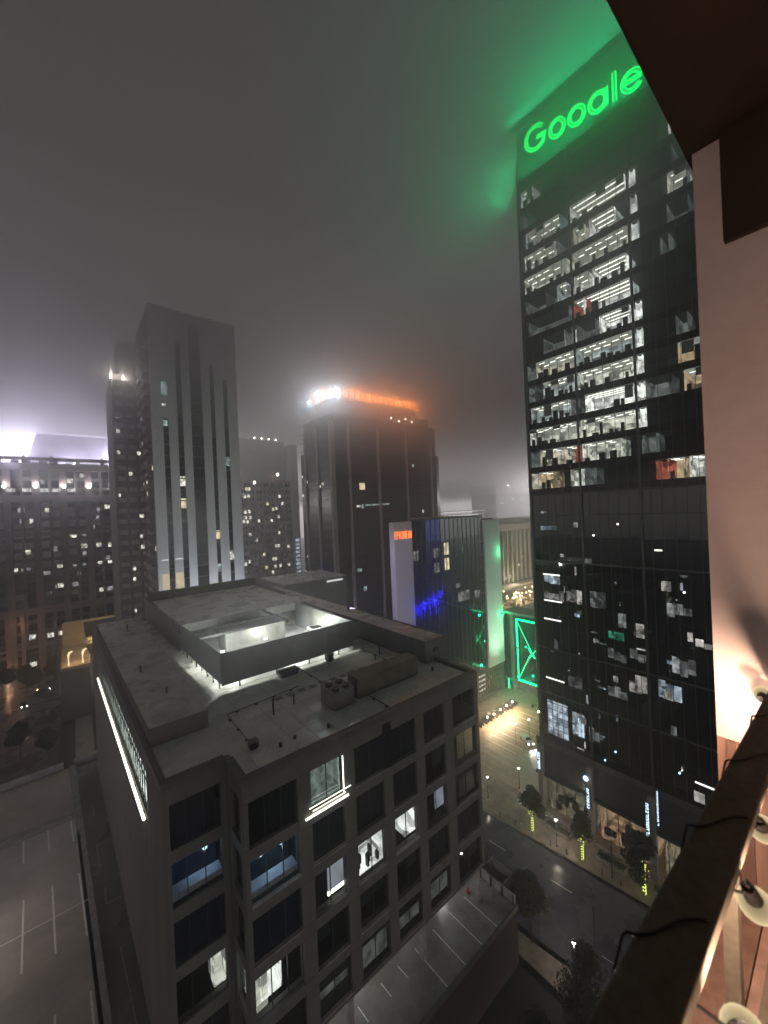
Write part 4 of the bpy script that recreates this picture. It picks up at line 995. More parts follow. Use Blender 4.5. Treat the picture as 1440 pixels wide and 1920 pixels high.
for c in 'Google':
    w, st_ = GL[c]; face = MB(); tubes = MB()
    for pl_ in st_:
        P = [(u + a * sx, bz(u + a * sx) + b * hz) for a, b in pl_]
        FT.tubes(face, P, .50, -.55, -.35)
        off = []
        for sgn in (-1, 1):
            Q = []
            for k in range(len(P)):
                a = P[max(k - 1, 0)]; b = P[min(k + 1, len(P) - 1)]; L = math.hypot(b[0] - a[0], b[1] - a[1]) or 1
                Q.append((P[k][0] - (b[1] - a[1]) / L * .24 * sgn, P[k][1] + (b[0] - a[0]) / L * .24 * sgn))
            off.append(Q)
        for Q in off: FT.tubes(tubes, Q, .13, -.66, -.56)
    lt_ = part('letter', face, sign_gf, S)
    part('tube', tubes, sign_gt, S, lt_)
    if c == 'g':
        dd = MB(); P = [(u + a * sx, bz(u + a * sx) + b * hz) for a, b in arc(.36, -.05, .30, .30, 0, -150, 8)]; FT.tubes(dd, P, .5, -.5, -.4)
        part('descender', dd, rough_mat('unlit_letter', (.02, .06, .03), .5), S)
    u += (w + .24) * sx
for i in range(7):  # boxes added below the letters to go with the added green wash
    uu = U0 + .8 + i * 2.9
    f = part('added_wash_box', FT.box(MB(), uu - .25, uu + .25, -1.0, -.75, bz(uu) - 1.3, bz(uu) - 1.1), dark_metal, S)
for i in range(6):  # boxes added on the roof to go with the added green glow
    uu = -1.0 + i * 4.6
    part('added_flood_box', FT.box(MB(), uu - .9, uu + .9, .9, 1.3, 74.0, 74.5), dark_metal, S)
def strip_light(name, loc, direction, sx_, sy_, col, power, th, up='Y'):
    d = bpy.data.lights.new(name, 'AREA'); d.shape = 'RECTANGLE'; d.size = sx_; d.size_y = sy_; d.color = col; d.energy = power
    o = bpy.data.objects.new(name, d); COL.objects.link(o); o.parent = th.o; o.location = tuple(a - b for a, b in zip(loc, th.org))
    o.rotation_euler = Vector(direction).to_track_quat('-Z', up).to_euler(); return o
strip_light('added_roof_glow', FT.p(11.5, -1.3, 71.6), (-.85, 0, 1), 24, 1.2, (.0, 1, .36), 17000, S)  # added light that widens the sign's green glow in the fog
strip_light('added_sign_wash', FT.p(11.5, -1.5, 61.6), (-.2, 0, 1), 21, .8, (.0, 1, .34), 3600, S)  # added wash for green fog around the letters
part('added_flood_tray', FT.box(MB(), -.5, 23.5, -1.9, -.7, 71.2, 71.4), dark_metal, S)
strip_light('added_side_glow', (73.5, 43.2, 67), (-.15, 1, .9), 6, 9, (.0, 1, .36), 12000, S)  # added light for the green glow left of the tower top

font = {'E': [[(1, 1), (0, 1), (0, 0), (1, 0)], [(0, .5), (.8, .5)]], 'P': [[(0, 0), (0, 1), (.9, 1), (1, .75), (.9, .5), (0, .5)]], 'I': [[(.5, 0), (.5, 1)]],
        'C': [[(1, .9), (.5, 1), (0, .7), (0, .3), (.5, 0), (1, .1)]], 'U': [[(0, 1), (0, .2), (.5, 0), (1, .2), (1, 1)]], 'R': [[(0, 0), (0, 1), (.9, 1), (1, .75), (.9, .5), (0, .5)], [(.5, .5), (1, 0)]],
        'A': [[(0, 0), (.5, 1), (1, 0)], [(.2, .4), (.8, .4)]], 'N': [[(0, 0), (0, 1), (1, 0), (1, 1)]]}
# ---------------------------------------------------------------- hotel building with the two slabs
HZt = -2.6
H = thing('hotel_building', 'glass hotel with a lilac-lit slab at its left and a green-lit slab at its right', 'hotel', (83, 80, GZ))
FH = Fr((0, 72), (1, 0), (0, 1))
slab_m = rough_mat('pale_slab', (.66, .66, .66), .8, .1, .25, streak=True)
part('core', MB().prism([(67.5, 73.3), (104.8, 73.3), (104.8, 92), (86, 92)], GZ, HZt - .8), black_m, H)
for k in range(9): part('slab_panel', FH.box(MB(), 61.3, 67.3, -.6, 1.2, -48.8 + k * 5.12, -48.8 + (k + 1) * 5.12 - .015), slab_m, H)
for k in range(9): part('slab_panel', FH.box(MB(), 97.4, 105.4, -.6, 2.0, -48.8 + k * 5.0, -48.8 + (k + 1) * 5.0 - .015), slab_m, H)
hm_b = dark_glass('hotel_glass_blue', (.055, .07, .24), .7, .03, .0); hm_g = dark_glass('hotel_glass', (.17, .20, .19), 1.0, .02, .0)
for m_, v_ in ((hm_b, .75), (hm_g, 1.0)):
    for n_ in m_.node_tree.nodes:
        if n_.type == 'BSDF_PRINCIPLED': n_.inputs['Metallic'].default_value = v_
nb = 16; bw = (97.4 - 67.3) / nb
for j in range(nb):
    for k in range(12):
        a = 67.3 + j * bw; z0 = -48.8 + k * 3.85
        if z0 > HZt - 1: continue
        part('pane', FH.box(MB(), a + .04, a + bw - .04, .1, .14, z0 + .04, min(z0 + 3.81, HZt)), hm_b if j < 6 else hm_g, H)
mm = MB()
for j in range(nb + 1): FH.box(mm, 67.3 + j * bw - .06, 67.3 + j * bw + .06, -.02, .10, -48.8, HZt)
part('mullions', mm, mull_m, H, stuff=True)
part('roof_edge', MB().prism([(67.3, 71.9), (97.4, 71.9), (97.4, 92), (86, 92)], HZt, HZt + .35), coping, H)
for (a, b, z0, z1, m) in ((79.9, 81.7, -12.6, -9.3, 'w'), (79.9, 81.7, -16.8, -13.5, 'w'), (68.1, 70.0, -13.0, -10.5, 'd'), (75.7, 77.5, -13.0, -10.4, 'd'), (75.7, 77.6, -17.0, -14.4, 'd'), (87.5, 88.0, -12.8, -10.8, 'd'), (84.4, 86.0, -22.4, -21.2, 'd'), (85.0, 90.0, -26.5, -23.8, 'd'), (92.5, 95.0, -26.8, -24.6, 'd')):
    mt = emit_mat('hotel_room', (1, .9, .6), .75, 'NONE', .4, .8) if m == 'w' else room_mat('hotel_dim_%d' % int(a * 10 - z0), (.75, .75, .7), .3, 1.2)
    w = part('lit_window', FH.box(MB(), a, b, .04, .08, z0, z1), mt, H); part('window_bar', FH.box(MB(), (a + b) / 2 - .05, (a + b) / 2 + .05, .0, .035, z0, z1), frame_m, H, w)
t = thing('hotel_sign', 'orange lit sign reading EPICUREAN at the top of the lilac slab', 'sign', (64.3, 71.3, -6.8))
lw = 5.7 / 9
for i, c in enumerate('EPICUREAN'):
    g = MB()
    for pl_ in font[c]: FH.tubes(g, [(61.45 + i * lw + a * lw * .72, -6.8 + b * 1.75) for a, b in pl_], .10, -.85, -.7)
    part('letter', g, sign_or, t)
# glowing blue tubes standing in for reflections at the foot of the blue glass
t = thing('blue_reflection_tubes', 'row of vertical blue light tubes standing in for reflections low on the blue hotel glass', 'light tubes', (72, 71.5, -30))
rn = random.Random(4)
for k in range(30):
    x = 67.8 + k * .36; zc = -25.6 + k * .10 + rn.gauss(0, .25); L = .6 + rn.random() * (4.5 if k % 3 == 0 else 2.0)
    part('reflection_tube', MB().tube([(x, 71.75, zc - L), (x, 71.75, zc + .5 + rn.random() * .7)], .05 + .04 * rn.random(), 6), led_blue, t)
for x in (69, 73, 77): point_light('tube_light', (x, 70.6, -25), (.05, .04, 1), 260, t, .3)
# podium
part('podium', MB().box(70, 106.2, 72.3, 92, GZ, -49.0), concA_d, H)
pg = MB()
for j in range(30): pg.box(72 + j * 1.13, 72.12 + j * 1.13, 72.1, 72.3, GZ + 1, -49.3)
for k in range(6): pg.box(72, 106, 72.0, 72.1, GZ + 1.2 + k * 1.4, GZ + 1.35 + k * 1.4)
part('podium_grille', pg, grey_metal, H, stuff=True)
part('podium_rail', MB().box(92, 106.4, 71.85, 72.0, -49.0, -48.6), grey_metal, H)
lb_ = emit_mat('grille_light', (.8, .85, .75), .7, 'NONE', .5)
for k in range(12):
    x = 93.0 + (k % 3) * 1.1; z = GZ + 3 + (k // 3) * 1.4
    part('grille_lamp', MB().box(x, x + .8, 72.15, 72.25, z, z + .5), lb_, H)
point_light('slab_wash', (104.6, 70.4, -33.5), (.0, 1, .35), 650, H, .3)
point_light('slab_wash', (105.0, 69.5, -14), (.12, 1, .42), 420, H, .5)
point_light('added_lilac_wash', (41.0, 62.0, -17.6), (.70, .60, 1), 9000, H, .3, 85, (64.3, 71, -20), .7)  # spot added on the office wing to light the left slab
point_light('added_pale_wash', (101.2, 60.0, GZ + 1.2), (.62, 1, .68), 42000, H, .3, 62, (101.3, 71.4, -22), .8)  # spot added on the plaza to brighten the right slab
part('added_wash_box', MB().box(100.9, 101.5, 59.7, 60.2, GZ + .15, GZ + 1.0), dark_metal, H)  # box added under the wash spot, like the ones below
for y_ in (62,): part('added_wash_box', MB().box(40.7, 41.0, y_ - .25, y_ + .25, -18.5, -17.8), dark_metal, H)
for (x, y, z, n) in ((104.4, 70.6, -33.5, 'added_wash_box'),): part(n, MB().box(x - .3, x + .3, y - .2, y + .8, z - .15, z + .1), dark_metal, H)

# ---------------------------------------------------------------- skybridge
B = thing('skybridge', 'glazed skybridge with a green-lit truss between the hotel and the glass tower', 'skybridge', (109, 55, -54))
part('roof', MB().box(105.8, 113, 38, 72, -33.6, -32.9), rough_mat('bridge_roof', (.16, .17, .16), .7), B)
part('floor', MB().box(106.3, 112.8, 38, 72, -54.8, -54.2), grey_metal, B)
part('glazing', MB().box(106.9, 107, 38, 71.8, -54.2, -33.6), dark_glass('bridge_glass', (.01, .03, .02), .8, .05), B)
for y0, y1 in ((67.2, 38.5),):
    for z in (-34.9, -53.6): part('chord', MB().box(106.2, 106.6, 38.5, 67.4, z - .3, z + .3), grey_metal, B)
for y in (67.2, 57.4, 47.6): part('post', MB().box(106.2, 106.6, y - .22, y + .22, -53.3, -35.2), grey_metal, B)
for a, b in ((67.2, 57.4), (57.4, 47.6)):
    for z0, z1 in ((-35.2, -53.3), (-53.3, -35.2)): part('brace', MB().tube([(106.35, a, z0), (106.35, b, z1)], .13, 6), grey_metal, B)
    part('gusset', MB().box(106.05, 106.15, (a + b) / 2 - .8, (a + b) / 2 + .8, -45.0, -43.5), grey_metal, B)
def gt(y0, z0, y1, z1, r=.28): part('led_tube', MB().tube([(105.95, y0, z0), (105.95, y1, z1)], r, 6), led_green, B)
gt(67.2, -34.9, 60.2, -34.9); gt(67.1, -35.3, 67.1, -43.4); gt(67.1, -44, 67.1, -53.2, .2); gt(67.2, -53.6, 59.6, -53.6)
gt(66.9, -35.6, 62.4, -44.0, .08); gt(66.9, -53.0, 63.0, -45.0, .08); gt(63.4, -43.0, 61.4, -45.6, .22); gt(60.6, -42.6, 63.2, -45.8, .12)
for (y, z, pw) in ((64, -35.8, 260), (64, -52.5, 380), (66, -44, 260)): point_light('truss_light', (104.9, y, z), (0, 1, .42), pw, B, .3)
part('support_column', MB().tube([(107.6, 69.5, GZ), (107.6, 69.5, -33.6)], 1.0, 14), rough_mat('column_dark', (.10, .11, .11), .5), B)
part('foot_brace', MB().tube([(106.4, 69.4, -56.5), (108, 66.0, GZ + .2)], .18, 6), grey_metal, B); part('foot_brace', MB().tube([(106.4, 69.4, -56.5), (103.8, 68.0, GZ + .2)], .18, 6), grey_metal, B)
part('foot_lamp', MB().box(105.2, 105.35, 70.0, 70.4, -57, -54), led_green, B)
point_light('foot_light', (104.5, 69.6, -54.5), (0, 1, .4), 200, B, .3)

# ---------------------------------------------------------------- warm terrace and beige office behind the skybridge
TR = thing('roof_terrace', 'warmly lit rooftop terrace with tables behind the skybridge', 'terrace', (160, 100, -48))
part('deck', MB().box(138, 190, 92, 106, -46, -44), rough_mat('terrace_floor', (.5, .42, .3), .7, .3, .3), TR)
part('parapet', MB().box(138, 190, 91.5, 91.9, -50, -43), kerb_m, TR)
part('canopy', MB().box(150, 190, 103, 107, -38.6, -37.8), kerb_m, TR)
fu = MB(); fl = MB(); rn = random.Random(9)
for k in range(46):
    x = 148 + rn.random() * 36; y = 94 + rn.random() * 9; s = .5 + rn.random() * .7; fu.box(x, x + s, y, y + s, -44, -43.3 + rn.random() * 1.6)
for k in range(40): fl.ball((150 + rn.random() * 32, 94 + rn.random() * 10, -42.5 + rn.random() * 3.6), .28, 6, 4)
part('furniture', fu, rough_mat('terrace_furniture', (.2, .13, .09), .7, .5, .4), TR, stuff=True)
part('string_bulbs', fl, lamp_warm, TR, stuff=True)
for x in (150, 160, 170, 180): point_light('terrace_light', (x, 98, -39.5), (1, .78, .45), 1400, TR, .4)
O2 = thing('beige_office', 'low beige office with slim vertical fins seen between the green slab and the glass tower', 'office building', (165, 115, GZ))
FO = Fr((0, 110), (1, 0), (0, 1)); beige = rough_mat('beige_stone', (.42, .40, .34), .8, .15, .3)
part('body', MB().box(150, 215, 110.6, 135, GZ, -9.2), rough_mat('beige_office_glass', (.06, .06, .05), .3, .6, .25, streak=False), O2)
part('fascia', FO.box(MB(), 150, 215, -.3, 1.2, -12.0, -8.8), beige, O2)
part('penthouse', MB().box(168, 215, 114, 130, -9.1, -6.4), beige, O2)
for k in range(16): part('fin', FO.box(MB(), 152 + k * 4.1, 152.55 + k * 4.1, -.25, .6, -38, -12.01), beige, O2)
rn = random.Random(2)
for k in range(9):
    a = 152.8 + (k % 8) * 4.1; z = [-22, -22, -36, -36, -36, -30, -31, -27, -25][k]
    part('lit_window', FO.box(MB(), a + .3, a + 2.2, .5, .58, z, z + (2.6 if z > -24 else 1.4)), room_w if z < -30 else room_mat('bo%d' % k, (.9, .95, .8), .5, 1), O2)
point_light('forecourt_light', (165, 104, -34), (1, .85, .6), 2200, O2, .5)
point_light('forecourt_light', (176, 100, -20), (1, .85, .65), 2600, O2, .5)
# ---------------------------------------------------------------- striped tower on the left
P = thing('striped_tower', 'tall tower with pale vertical stripes and a balconied side, its top fading into fog', 'skyscraper', (32, 145, GZ))
FP = Fr((0, 130), (1, 0), (0, 1)); TZ = 64.5
stripe_m = rough_mat('pale_stripe', (.74, .76, .76), .8, .10, .12, streak=True)
part('core', MB().box(20, 44.7, 130.9, 160, GZ, TZ - .5), black_m, P)
gl_x = [(22.6, 24.1, 31), (26.5, 28.1, 55), (30.4, 33.8, 62), (36.3, 37.6, 50), (40.3, 41.7, 46)]
edges = [19.7] + [v for a, b, z in gl_x for v in (a, b)] + [44.8]
for i in range(0, len(edges), 2): part('stripe', FP.box(MB(), edges[i], edges[i + 1], -.25, .9, -45, TZ), stripe_m, P)
pg_ = dark_glass('striped_glass', (.012, .018, .02), .8, .1)
for a, b, zt in gl_x:
    part('stripe_head', FP.box(MB(), a + .01, b - .01, -.1, .9, zt, TZ - .01), stripe_m, P)
    n = int((zt + 45) / 3.4)
    for k in range(n): part('window', FP.box(MB(), a + .03, b - .03, .15, .25, -45 + k * 3.4 + .3, -45 + (k + 1) * 3.4 - .02), pg_, P)
    sb = MB()
    for k in range(n): FP.box(sb, a + .02, b - .02, .05, .3, -45 + k * 3.4 - .02, -45 + k * 3.4 + .28)
    part('floor_edges', sb, grey_metal, P, stuff=True)
def litw(th, fr, x0, x1, z0, z1, m, d=.0): return part('lit_window', fr.box(MB(), x0, x1, d, d + .06, z0, z1), m, th)
rw_w = room_mat('tower_room_w', (1, .97, .85), 1.25, 1.0); rw_y = emit_mat('tower_room_y', (1, .86, .55), .8, 'NONE', .3, .8); rw_c = room_mat('tower_room_c', (.75, .95, .95), .6, 1.0)
for (x0, x1, z0, z1, m) in ((26.6, 28.0, 10.6, 13.6, rw_w), (26.6, 28.0, 3.8, 6.8, rw_y), (36.4, 37.5, -6.4, -3.6, rw_y), (40.4, 41.6, -13.5, -10.6, rw_w), (40.4, 41.6, 17.4, 20.2, rw_c), (36.4, 37.5, -17.0, -14.2, rw_c)):
    litw(P, FP, x0, x1, z0, z1, m, .08)
for (x0, x1, z0, z1, m) in ((22.4, 23.9, 37.9, 41.8, rw_c), (22.5, 23.6, 34.6, 35.2, rw_w), (22.6, 23.7, 28.6, 30.2, rw_c)):
    part('lit_window', FP.box(MB(), x0, x1, -.30, -.26, z0, z1), m, P)
for (x0, x1) in ((20.7, 22.5), (24.3, 26.4)):
    part('lit_blind', FP.box(MB(), x0, x1, -.32, -.28, -21.0, -15.6), emit_mat('beige_blind', (.95, .78, .52), .62, 'NONE', .15, .3), P)
    part('strip_light', FP.box(MB(), x0, x1, -.34, -.29, -21.9, -21.3), strip_m, P)
    part('strip_light', FP.box(MB(), x0, x1, -.32, -.28, -11.6, -11.3), emit_mat('dim_strip', (.9, .9, .9), .8, 'NONE'), P)
for x in (24, 32, 40):  # unseen floods added to brighten the lower stripes
    part('added_facade_box', MB().box(x - .4, x + .4, 119.6, 120.2, -34.0, -33.5), dark_metal, P)
    point_light('added_facade_light', (x, 119.5, -32.5), (.86, .90, 1), 5200, P, .4, 120, (x, 130, -12), .8)
part('podium', MB().box(18, 46, 118, 129, GZ, -34.0), grey_metal, P)
# side face (towards the left) with balcony stacks, stepped
FS = Fr((19.7, 130), (0, 1), (1, 0))
sidem = rough_mat('tower_side', (.27, .25, .26), .8, .4, .5, streak=True)
part('side_wall', FS.box(MB(), .9, 24, .05, .4, -45, TZ), sidem, P)
part('rear_block', MB().box(12.0, 19.6, 150, 176, GZ, 48.5), sidem, P)
part('rear_penthouse', MB().box(14.4, 19.6, 156, 170, 48.5, 62), sidem, P)
bal = rough_mat('balcony_slab', (.50, .46, .45), .7, .3, .8)
FR2 = Fr((0, 150), (1, 0), (0, 1))
for k in range(27):
    z = -45 + k * 3.45
    for x0, x1 in ((12.4, 14.6), (15.4, 17.6)):
        if z < 46: part('balcony', FR2.box(FR2.box(MB(), x0, x1, -1.5, 0, z, z + .35), x0, x1, -1.5, -1.42, z + .36, z + 1.35), bal, P)
for k in range(30):
    z = -45 + k * 3.45
    if z < TZ - 4:
        part('balcony', FS.box(FS.box(MB(), 3, 9, -1.3, .04, z, z + .3), 3, 9, -1.3, -1.22, z + .31, z + 1.3), bal, P)
        part('balcony', FS.box(FS.box(MB(), 12, 18, -1.3, .04, z, z + .3), 12, 18, -1.3, -1.22, z + .31, z + 1.3), bal, P)
part('corner_pier', FR2.box(MB(), 11.7, 12.3, -.6, .6, -45, 49.5), kerb_m, P)
rn = random.Random(12)
for k in range(26):
    z = -30 + rn.randrange(22) * 3.45 + .6; z = min(z, 34)
    if rn.random() < .5: x = rn.choice((12.6, 15.6, 18.1)); part('lit_window', FR2.box(MB(), x, x + .5 + rn.random() * .7, -.12, -.05, z, z + 1.2), rw_w, P)
    else: y = rn.choice((1.5, 4, 10, 13, 20)); part('lit_window', FS.box(MB(), y, y + 1.2, -.06, .0, z, z + 1.3), rw_w if rn.random() < .5 else rw_y, P)
for x, y in ((11.7, 149.2), (15.0, 149.2)):
    part('roof_spotlight', MB().box(x - .2, x + .2, y - .2, y + .2, 46.6, 47.0), lamp_m, P)
    part('lit_fin', MB().box(x - .15, x + .25, y + .1, y + .3, 47, 52), white_metal, P)
    point_light('fin_light', (x, y - .6, 47.6), (1, .9, .8), 700, P, .15)

# ---------------------------------------------------------------- dark tower with the orange crown
K = thing('crowned_tower', 'dark glass tower with slim pale fins and an orange-lit crown in the fog', 'skyscraper', (120, 160, GZ))
kg = dark_glass('crown_tower_glass', (.012, .011, .011), .12, .28, .0)
fin_m = rough_mat('pale_fin', (.36, .34, .32), .7, .15, .2)
part('core', MB().prism([(87.2, 141), (89, 140), (151.5, 140), (152.5, 141), (157, 143), (157, 172), (92, 172), (87.2, 168)], GZ, 29), kg, K)
part('upper_core', MB().prism([(87.2, 141), (89, 140), (151.5, 140), (153, 142), (153, 168), (87.2, 164)], 29.01, 43.0), kg, K)
part('setback', MB().prism([(91, 143), (150, 143), (150, 164), (91, 164)], 43.01, 48), rough_mat('setback_stone', (.16, .14, .13), .8, .3, .3), K)
FK = Fr((0, 140), (1, 0), (0, 1)); FKL = Fr((87.2, 141), (0, 1), (1, 0))
for x in (95.7, 112.2, 129.8, 147.3): part('fin', FK.box(MB(), x - .55, x + .55, -.9, .0, GZ, 40 if x < 140 else 34), fin_m, K)
part('corner_fin', MB().box(86.6, 88.4, 139.4, 141.2, GZ, 40), fin_m, K)
for y in (10.5, 22): part('fin', FKL.box(MB(), y - .5, y + .5, -.8, .0, GZ, 40), fin_m, K)
fl2 = MB()
for k in range(25):
    z = GZ + 4 + k * 4.0
    FK.box(fl2, 89, 151, -.06, -.005, z, z + .5); FKL.box(fl2, 0, 27, -.06, -.005, z, z + .5)
part('floor_lines', fl2, rough_mat('bronze_spandrel', (.014, .013, .012), .4, .3, .4), K, stuff=True)
# crown: arcade of lit arches
FC1 = Fr((96.5, 144.2), (1, 0), (0, 1)); FC2 = Fr((93.2, 144.2), (0, 1), (1, 0))
crown_st = rough_mat('crown_stone', (.30, .2, .14), .8, .3, .5)
def arcade(fr, L, n, z0, z1):
    w = L / n
    for k in range(n):
        a = k * w
        part('crown_pier', fr.box(MB(), a, a + w * .3, -.5, .3, z0, z1), crown_st, K)
        part('crown_merlon', fr.box(MB(), a + w * .45, a + w * .85, -.5, .3, z1 + .3, z1 + 1.3), crown_st, K)
        part('glow_panel', fr.box(MB(), a + w * .3 + .02, a + w - .02, .1, .2, z0, z1 - .6), orange_m, K)
        part('crown_arch', fr.box(MB(), a + w * .3, a + w, -.45, .3, z1 - .6, z1), crown_st, K)
    part('crown_ledge', fr.box(MB(), -.5, L + .5, -1.2, .4, z0 - .5, z0 - .01), crown_st, K)
    part('crown_top', fr.box(MB(), -.2, L + .2, -.6, .4, z1 + .01, z1 + .29), crown_st, K)
arcade(FC1, 47, 14, 52.4, 56.6)
arcade(FC2, 20, 7, 52.4, 56.6)
part('crown_core', MB().box(94, 143, 145, 163, 48.01, 56), black_m, K)
for k in range(8): point_light('crown_light', (98 + k * 6.2, 142.2, 54.5), (1, .30, .07), 3600, K, .5)
for k in range(3): point_light('crown_light', (91.2, 146 + k * 6, 54.5), (1, .32, .10), 2400, K, .5)
for (x, y, z) in ((88.5, 160, 52.8), (88.0, 153, 54.5), (89.5, 141.8, 51.5), (92.5, 141.0, 53.0)):
    part('flood_lamp', MB().box(x - .5, x + .5, y - .3, y + .3, z - .4, z + .4), lamp_m, K)
    point_light('flood_light', (x - .3, y - 1.2, z), (.55, .88, 1), 6000, K, .4)
for (x, z) in ((124, 46.0), (129, 45.0), (133.5, 46.6), (138, 45.7)): part('roof_lamp', MB().ball((x, 142.8, z), .35, 6, 4), lamp_m, K)
for (x, w, z, h, m) in ((101, 3.0, 10.5, 3.0, rw_y), (99, 2.2, 2.6, .9, rw_w), (101.6, 1.2, 2.0, 1.8, rw_c), (140, .8, -1.2, 1.6, rw_w), (141, .7, -8.2, 1.4, rw_w), (134, 1.3, 22.0, 1.5, rw_c), (131, .8, 30.5, .8, rw_c), (98, 2.4, -26, 1.4, rw_c), (101, 1.6, -35, 2.0, rw_c)):
    part('lit_window', FK.box(MB(), x, x + w, -.12, -.07, z, z + h), m, K)
for k in range(16): part('lit_window', FK.box(MB(), 104 + k * .9, 104.55 + k * .9, -.12, -.07, 3.1 + k * .02, 3.8 + k * .02), rw_c, K)
for (y, z) in ((21, 15), (25.5, 18), (25.5, 9), (6.5, 13), (9, 12), (23, -20), (20, -30)): part('lit_window', FKL.box(MB(), y, y + 1.6, -.12, -.07, z, z + 1.1), rw_w, K)
point_light('blue_uplight', (85, 146, -30), (.08, .06, 1), 900, K, .5)
part('blue_panel', FKL.box(MB(), .4, 6, -.2, -.1, -30, -26.5), led_blue, K)

# ---------------------------------------------------------------- brick apartment block between the towers
Q = thing('apartment_block', 'brownish apartment block with scattered lit windows between the two tall towers', 'apartment building', (85, 212, GZ))
FQ = Fr((0, 200), (1, 0), (0, 1)); brk = rough_mat('brown_brick', (.15, .115, .115), .9, .25, .2)
part('wall', MB().box(66, 97, 201, 225, GZ, 20), brk, Q); part('upper_wall', MB().box(69, 95, 203, 222, 20, 42), brk, Q)
part('side_tower', MB().box(97.01, 101, 199, 224, GZ, 40), rough_mat('grey_side', (.34, .32, .33), .9, .1, .1), Q)
for k in range(8): part('pier', FQ.box(MB(), 68 + k * 4.1, 68.9 + k * 4.1, .1, 1.0, GZ, 19.5), brk, Q)
dw = MB()
for k in range(19):
    for j in range(7):
        for q in range(2): FQ.box(dw, 69.3 + j * 4.1 + q * 1.5, 70.4 + j * 4.1 + q * 1.5, .9, .97, -52 + k * 3.8, -50.1 + k * 3.8)
part('dark_windows', dw, pg_, Q, stuff=True)
for (x, z) in ((71, 11), (73, 11.3), (72, 15), (73.4, 15), (76, 18), (71, 3), (73, 3.2), (71, 0), (73.4, 0), (70, -2), (72, -2.2), (78, -2), (85, -2), (90, 11), (86, 4), (88, 4.5), (89, 0), (73, -9), (89, -9), (87, -16), (88.4, -16), (94, -17), (72, -23), (70, -24), (85, -23), (86.4, -23), (81, -27), (86, -27), (89, -27), (94, -27), (73, -34), (76.4, -12), (80, -20), (91.5, 7), (83, 7), (84.5, -30)):
    part('lit_window', FQ.box(MB(), x - .7, x + .5, .03, .09, z - .7, z + .9), rw_w if (x * 7 + z) % 3 else rw_y, Q)
for x in (78, 82, 86, 90): part('roof_lamp', MB().ball((x, 202, 42.6), .5, 6, 4), lamp_m, Q)
part('roof_lamp', MB().ball((89, 199.3, 23), .8, 6, 4), lamp_m, Q); part('roof_lamp', MB().ball((76, 199.3, 18.5), .6, 6, 4), lamp_m, Q)
for k in range(9): part('stair_window', MB().box(97.8, 100.2, 198.8, 198.95, -32 + k * 2.2, -30.6 + k * 2.2), room_cool, Q)

# ---------------------------------------------------------------- stone building with the glowing crown at the far left
N = thing('stone_building', 'broad stone office building at the far left with wall lamps and a glowing mansard crown', 'office building', (-2, 215, GZ))
FNn = Fr((0, 205), (1, 0), (0, 1)); stone = rough_mat('brown_stone', (.17, .145, .14), .85, .2, .25)
part('core', MB().box(-44, 30, 207, 235, GZ, 24), black_m, N)
X0 = -43.0
for k in range(9):
    x = -9.9 - 8.3 * 4 + k * 8.3
    part('pier', FNn.box(MB(), x - 1.1, x + 1.1, 0, 2.2, GZ, 25.6 if k % 2 == 0 else 25.3), stone, N)
    part('mullion_pier', FNn.box(MB(), x + 3.7, x + 4.5, .3, 2.0, GZ + 12, 23.8), stone, N)
for z, h in ((22.6, 2.6), (9.8, 2.8), (-3.8, 1.6), (-17.9, .8), (-34.4, 2.6), (-47.6, 1.2)):
    part('cornice', FNn.box(MB(), -43, 26, -.35 if h > 1.4 else .1, 1.9, z, z + h), stone, N)
rn = random.Random(77); ww = MB()
for j in range(8):
    x = -9.9 - 8.3 * 4 + j * 8.3
    for q in (1.2, 4.6):
        for k in range(20):
            z = GZ + 4 + k * 4.05
            FNn.box(ww, x + q, x + q + 2.4, 1.5, 1.62, z + 1.0, z + 3.6)
        part('spandrel', FNn.box(MB(), x + q - .1, x + q + 2.5, 1.4, 1.49, GZ + 3.5, GZ + 4.4), stone, N)
spn = MB()
for k in range(21): FNn.box(spn, -43, 26, 1.38, 1.48, GZ + 3.6 + k * 4.05, GZ + 4.9 + k * 4.05)
part('floor_bands', spn, rough_mat('dark_stone_band', (.10, .085, .08), .8, .3, .3), N, stuff=True)
part('dark_windows', ww, pg_, N, stuff=True)
dimw = room_mat('stone_dim', (.85, .85, .9), .5, .9)
L = [(-14.4, 6.8, 1), (-6.5, 6.6, 1), (-11.2, 2.4, 1), (-14, 2.4, 0), (10.3, 6.4, 1), (9.9, 3, 0), (4.6, -8.9, 1), (9.6, -8.8, 1), (13.7, -9.1, 1), (-3.4, -16.7, 1), (9.8, -16.8, 1), (13.4, -16.7, 1), (12.9, -14.5, 0), (-17.1, -16.6, 1), (-12.6, -16.9, 0), (-14.2, -17, 0), (-18.2, -20.4, 1), (-3.5, -24.3, 1), (1.2, -24.5, 1), (10.1, -28.2, 1), (12.8, -28.1, 1), (-12.8, -43.3, 1), (-14, -43.5, 1), (-7.3, -43.8, 1), (-3.9, -43.7, 1), (-13.7, -32.0, 0), (4.9, -12, 0), (5.0, -4, 0), (1.1, -4.2, 1), (1.6, -17.2, 0), (4.7, -17, 0), (-7.7, -18.5, 1), (-7.4, 18, 0), (.7, 18.5, 1), (-5, -24.5, 0), (2.9, -20, 0), (-4.4, -9.3, 0), (-13.2, -9.8, 1), (13, 7.5, 1), (5, 21, 1), (6, 21, 0), (-12.8, -54, 1), (-18.4, -4, 0), (8.2, -1, 0)]
for x, z, b in L:
    zz = GZ + 4 + round((z - GZ - 6) / 4.05) * 4.05 + 1.2
    part('lit_window', FNn.box(MB(), x - 1.0, x + 1.0 if b else x + .2, 1.40 - .04, 1.44 - .03, z - .9, z + .9), rw_w if b and rn.random() < .75 else dimw, N)
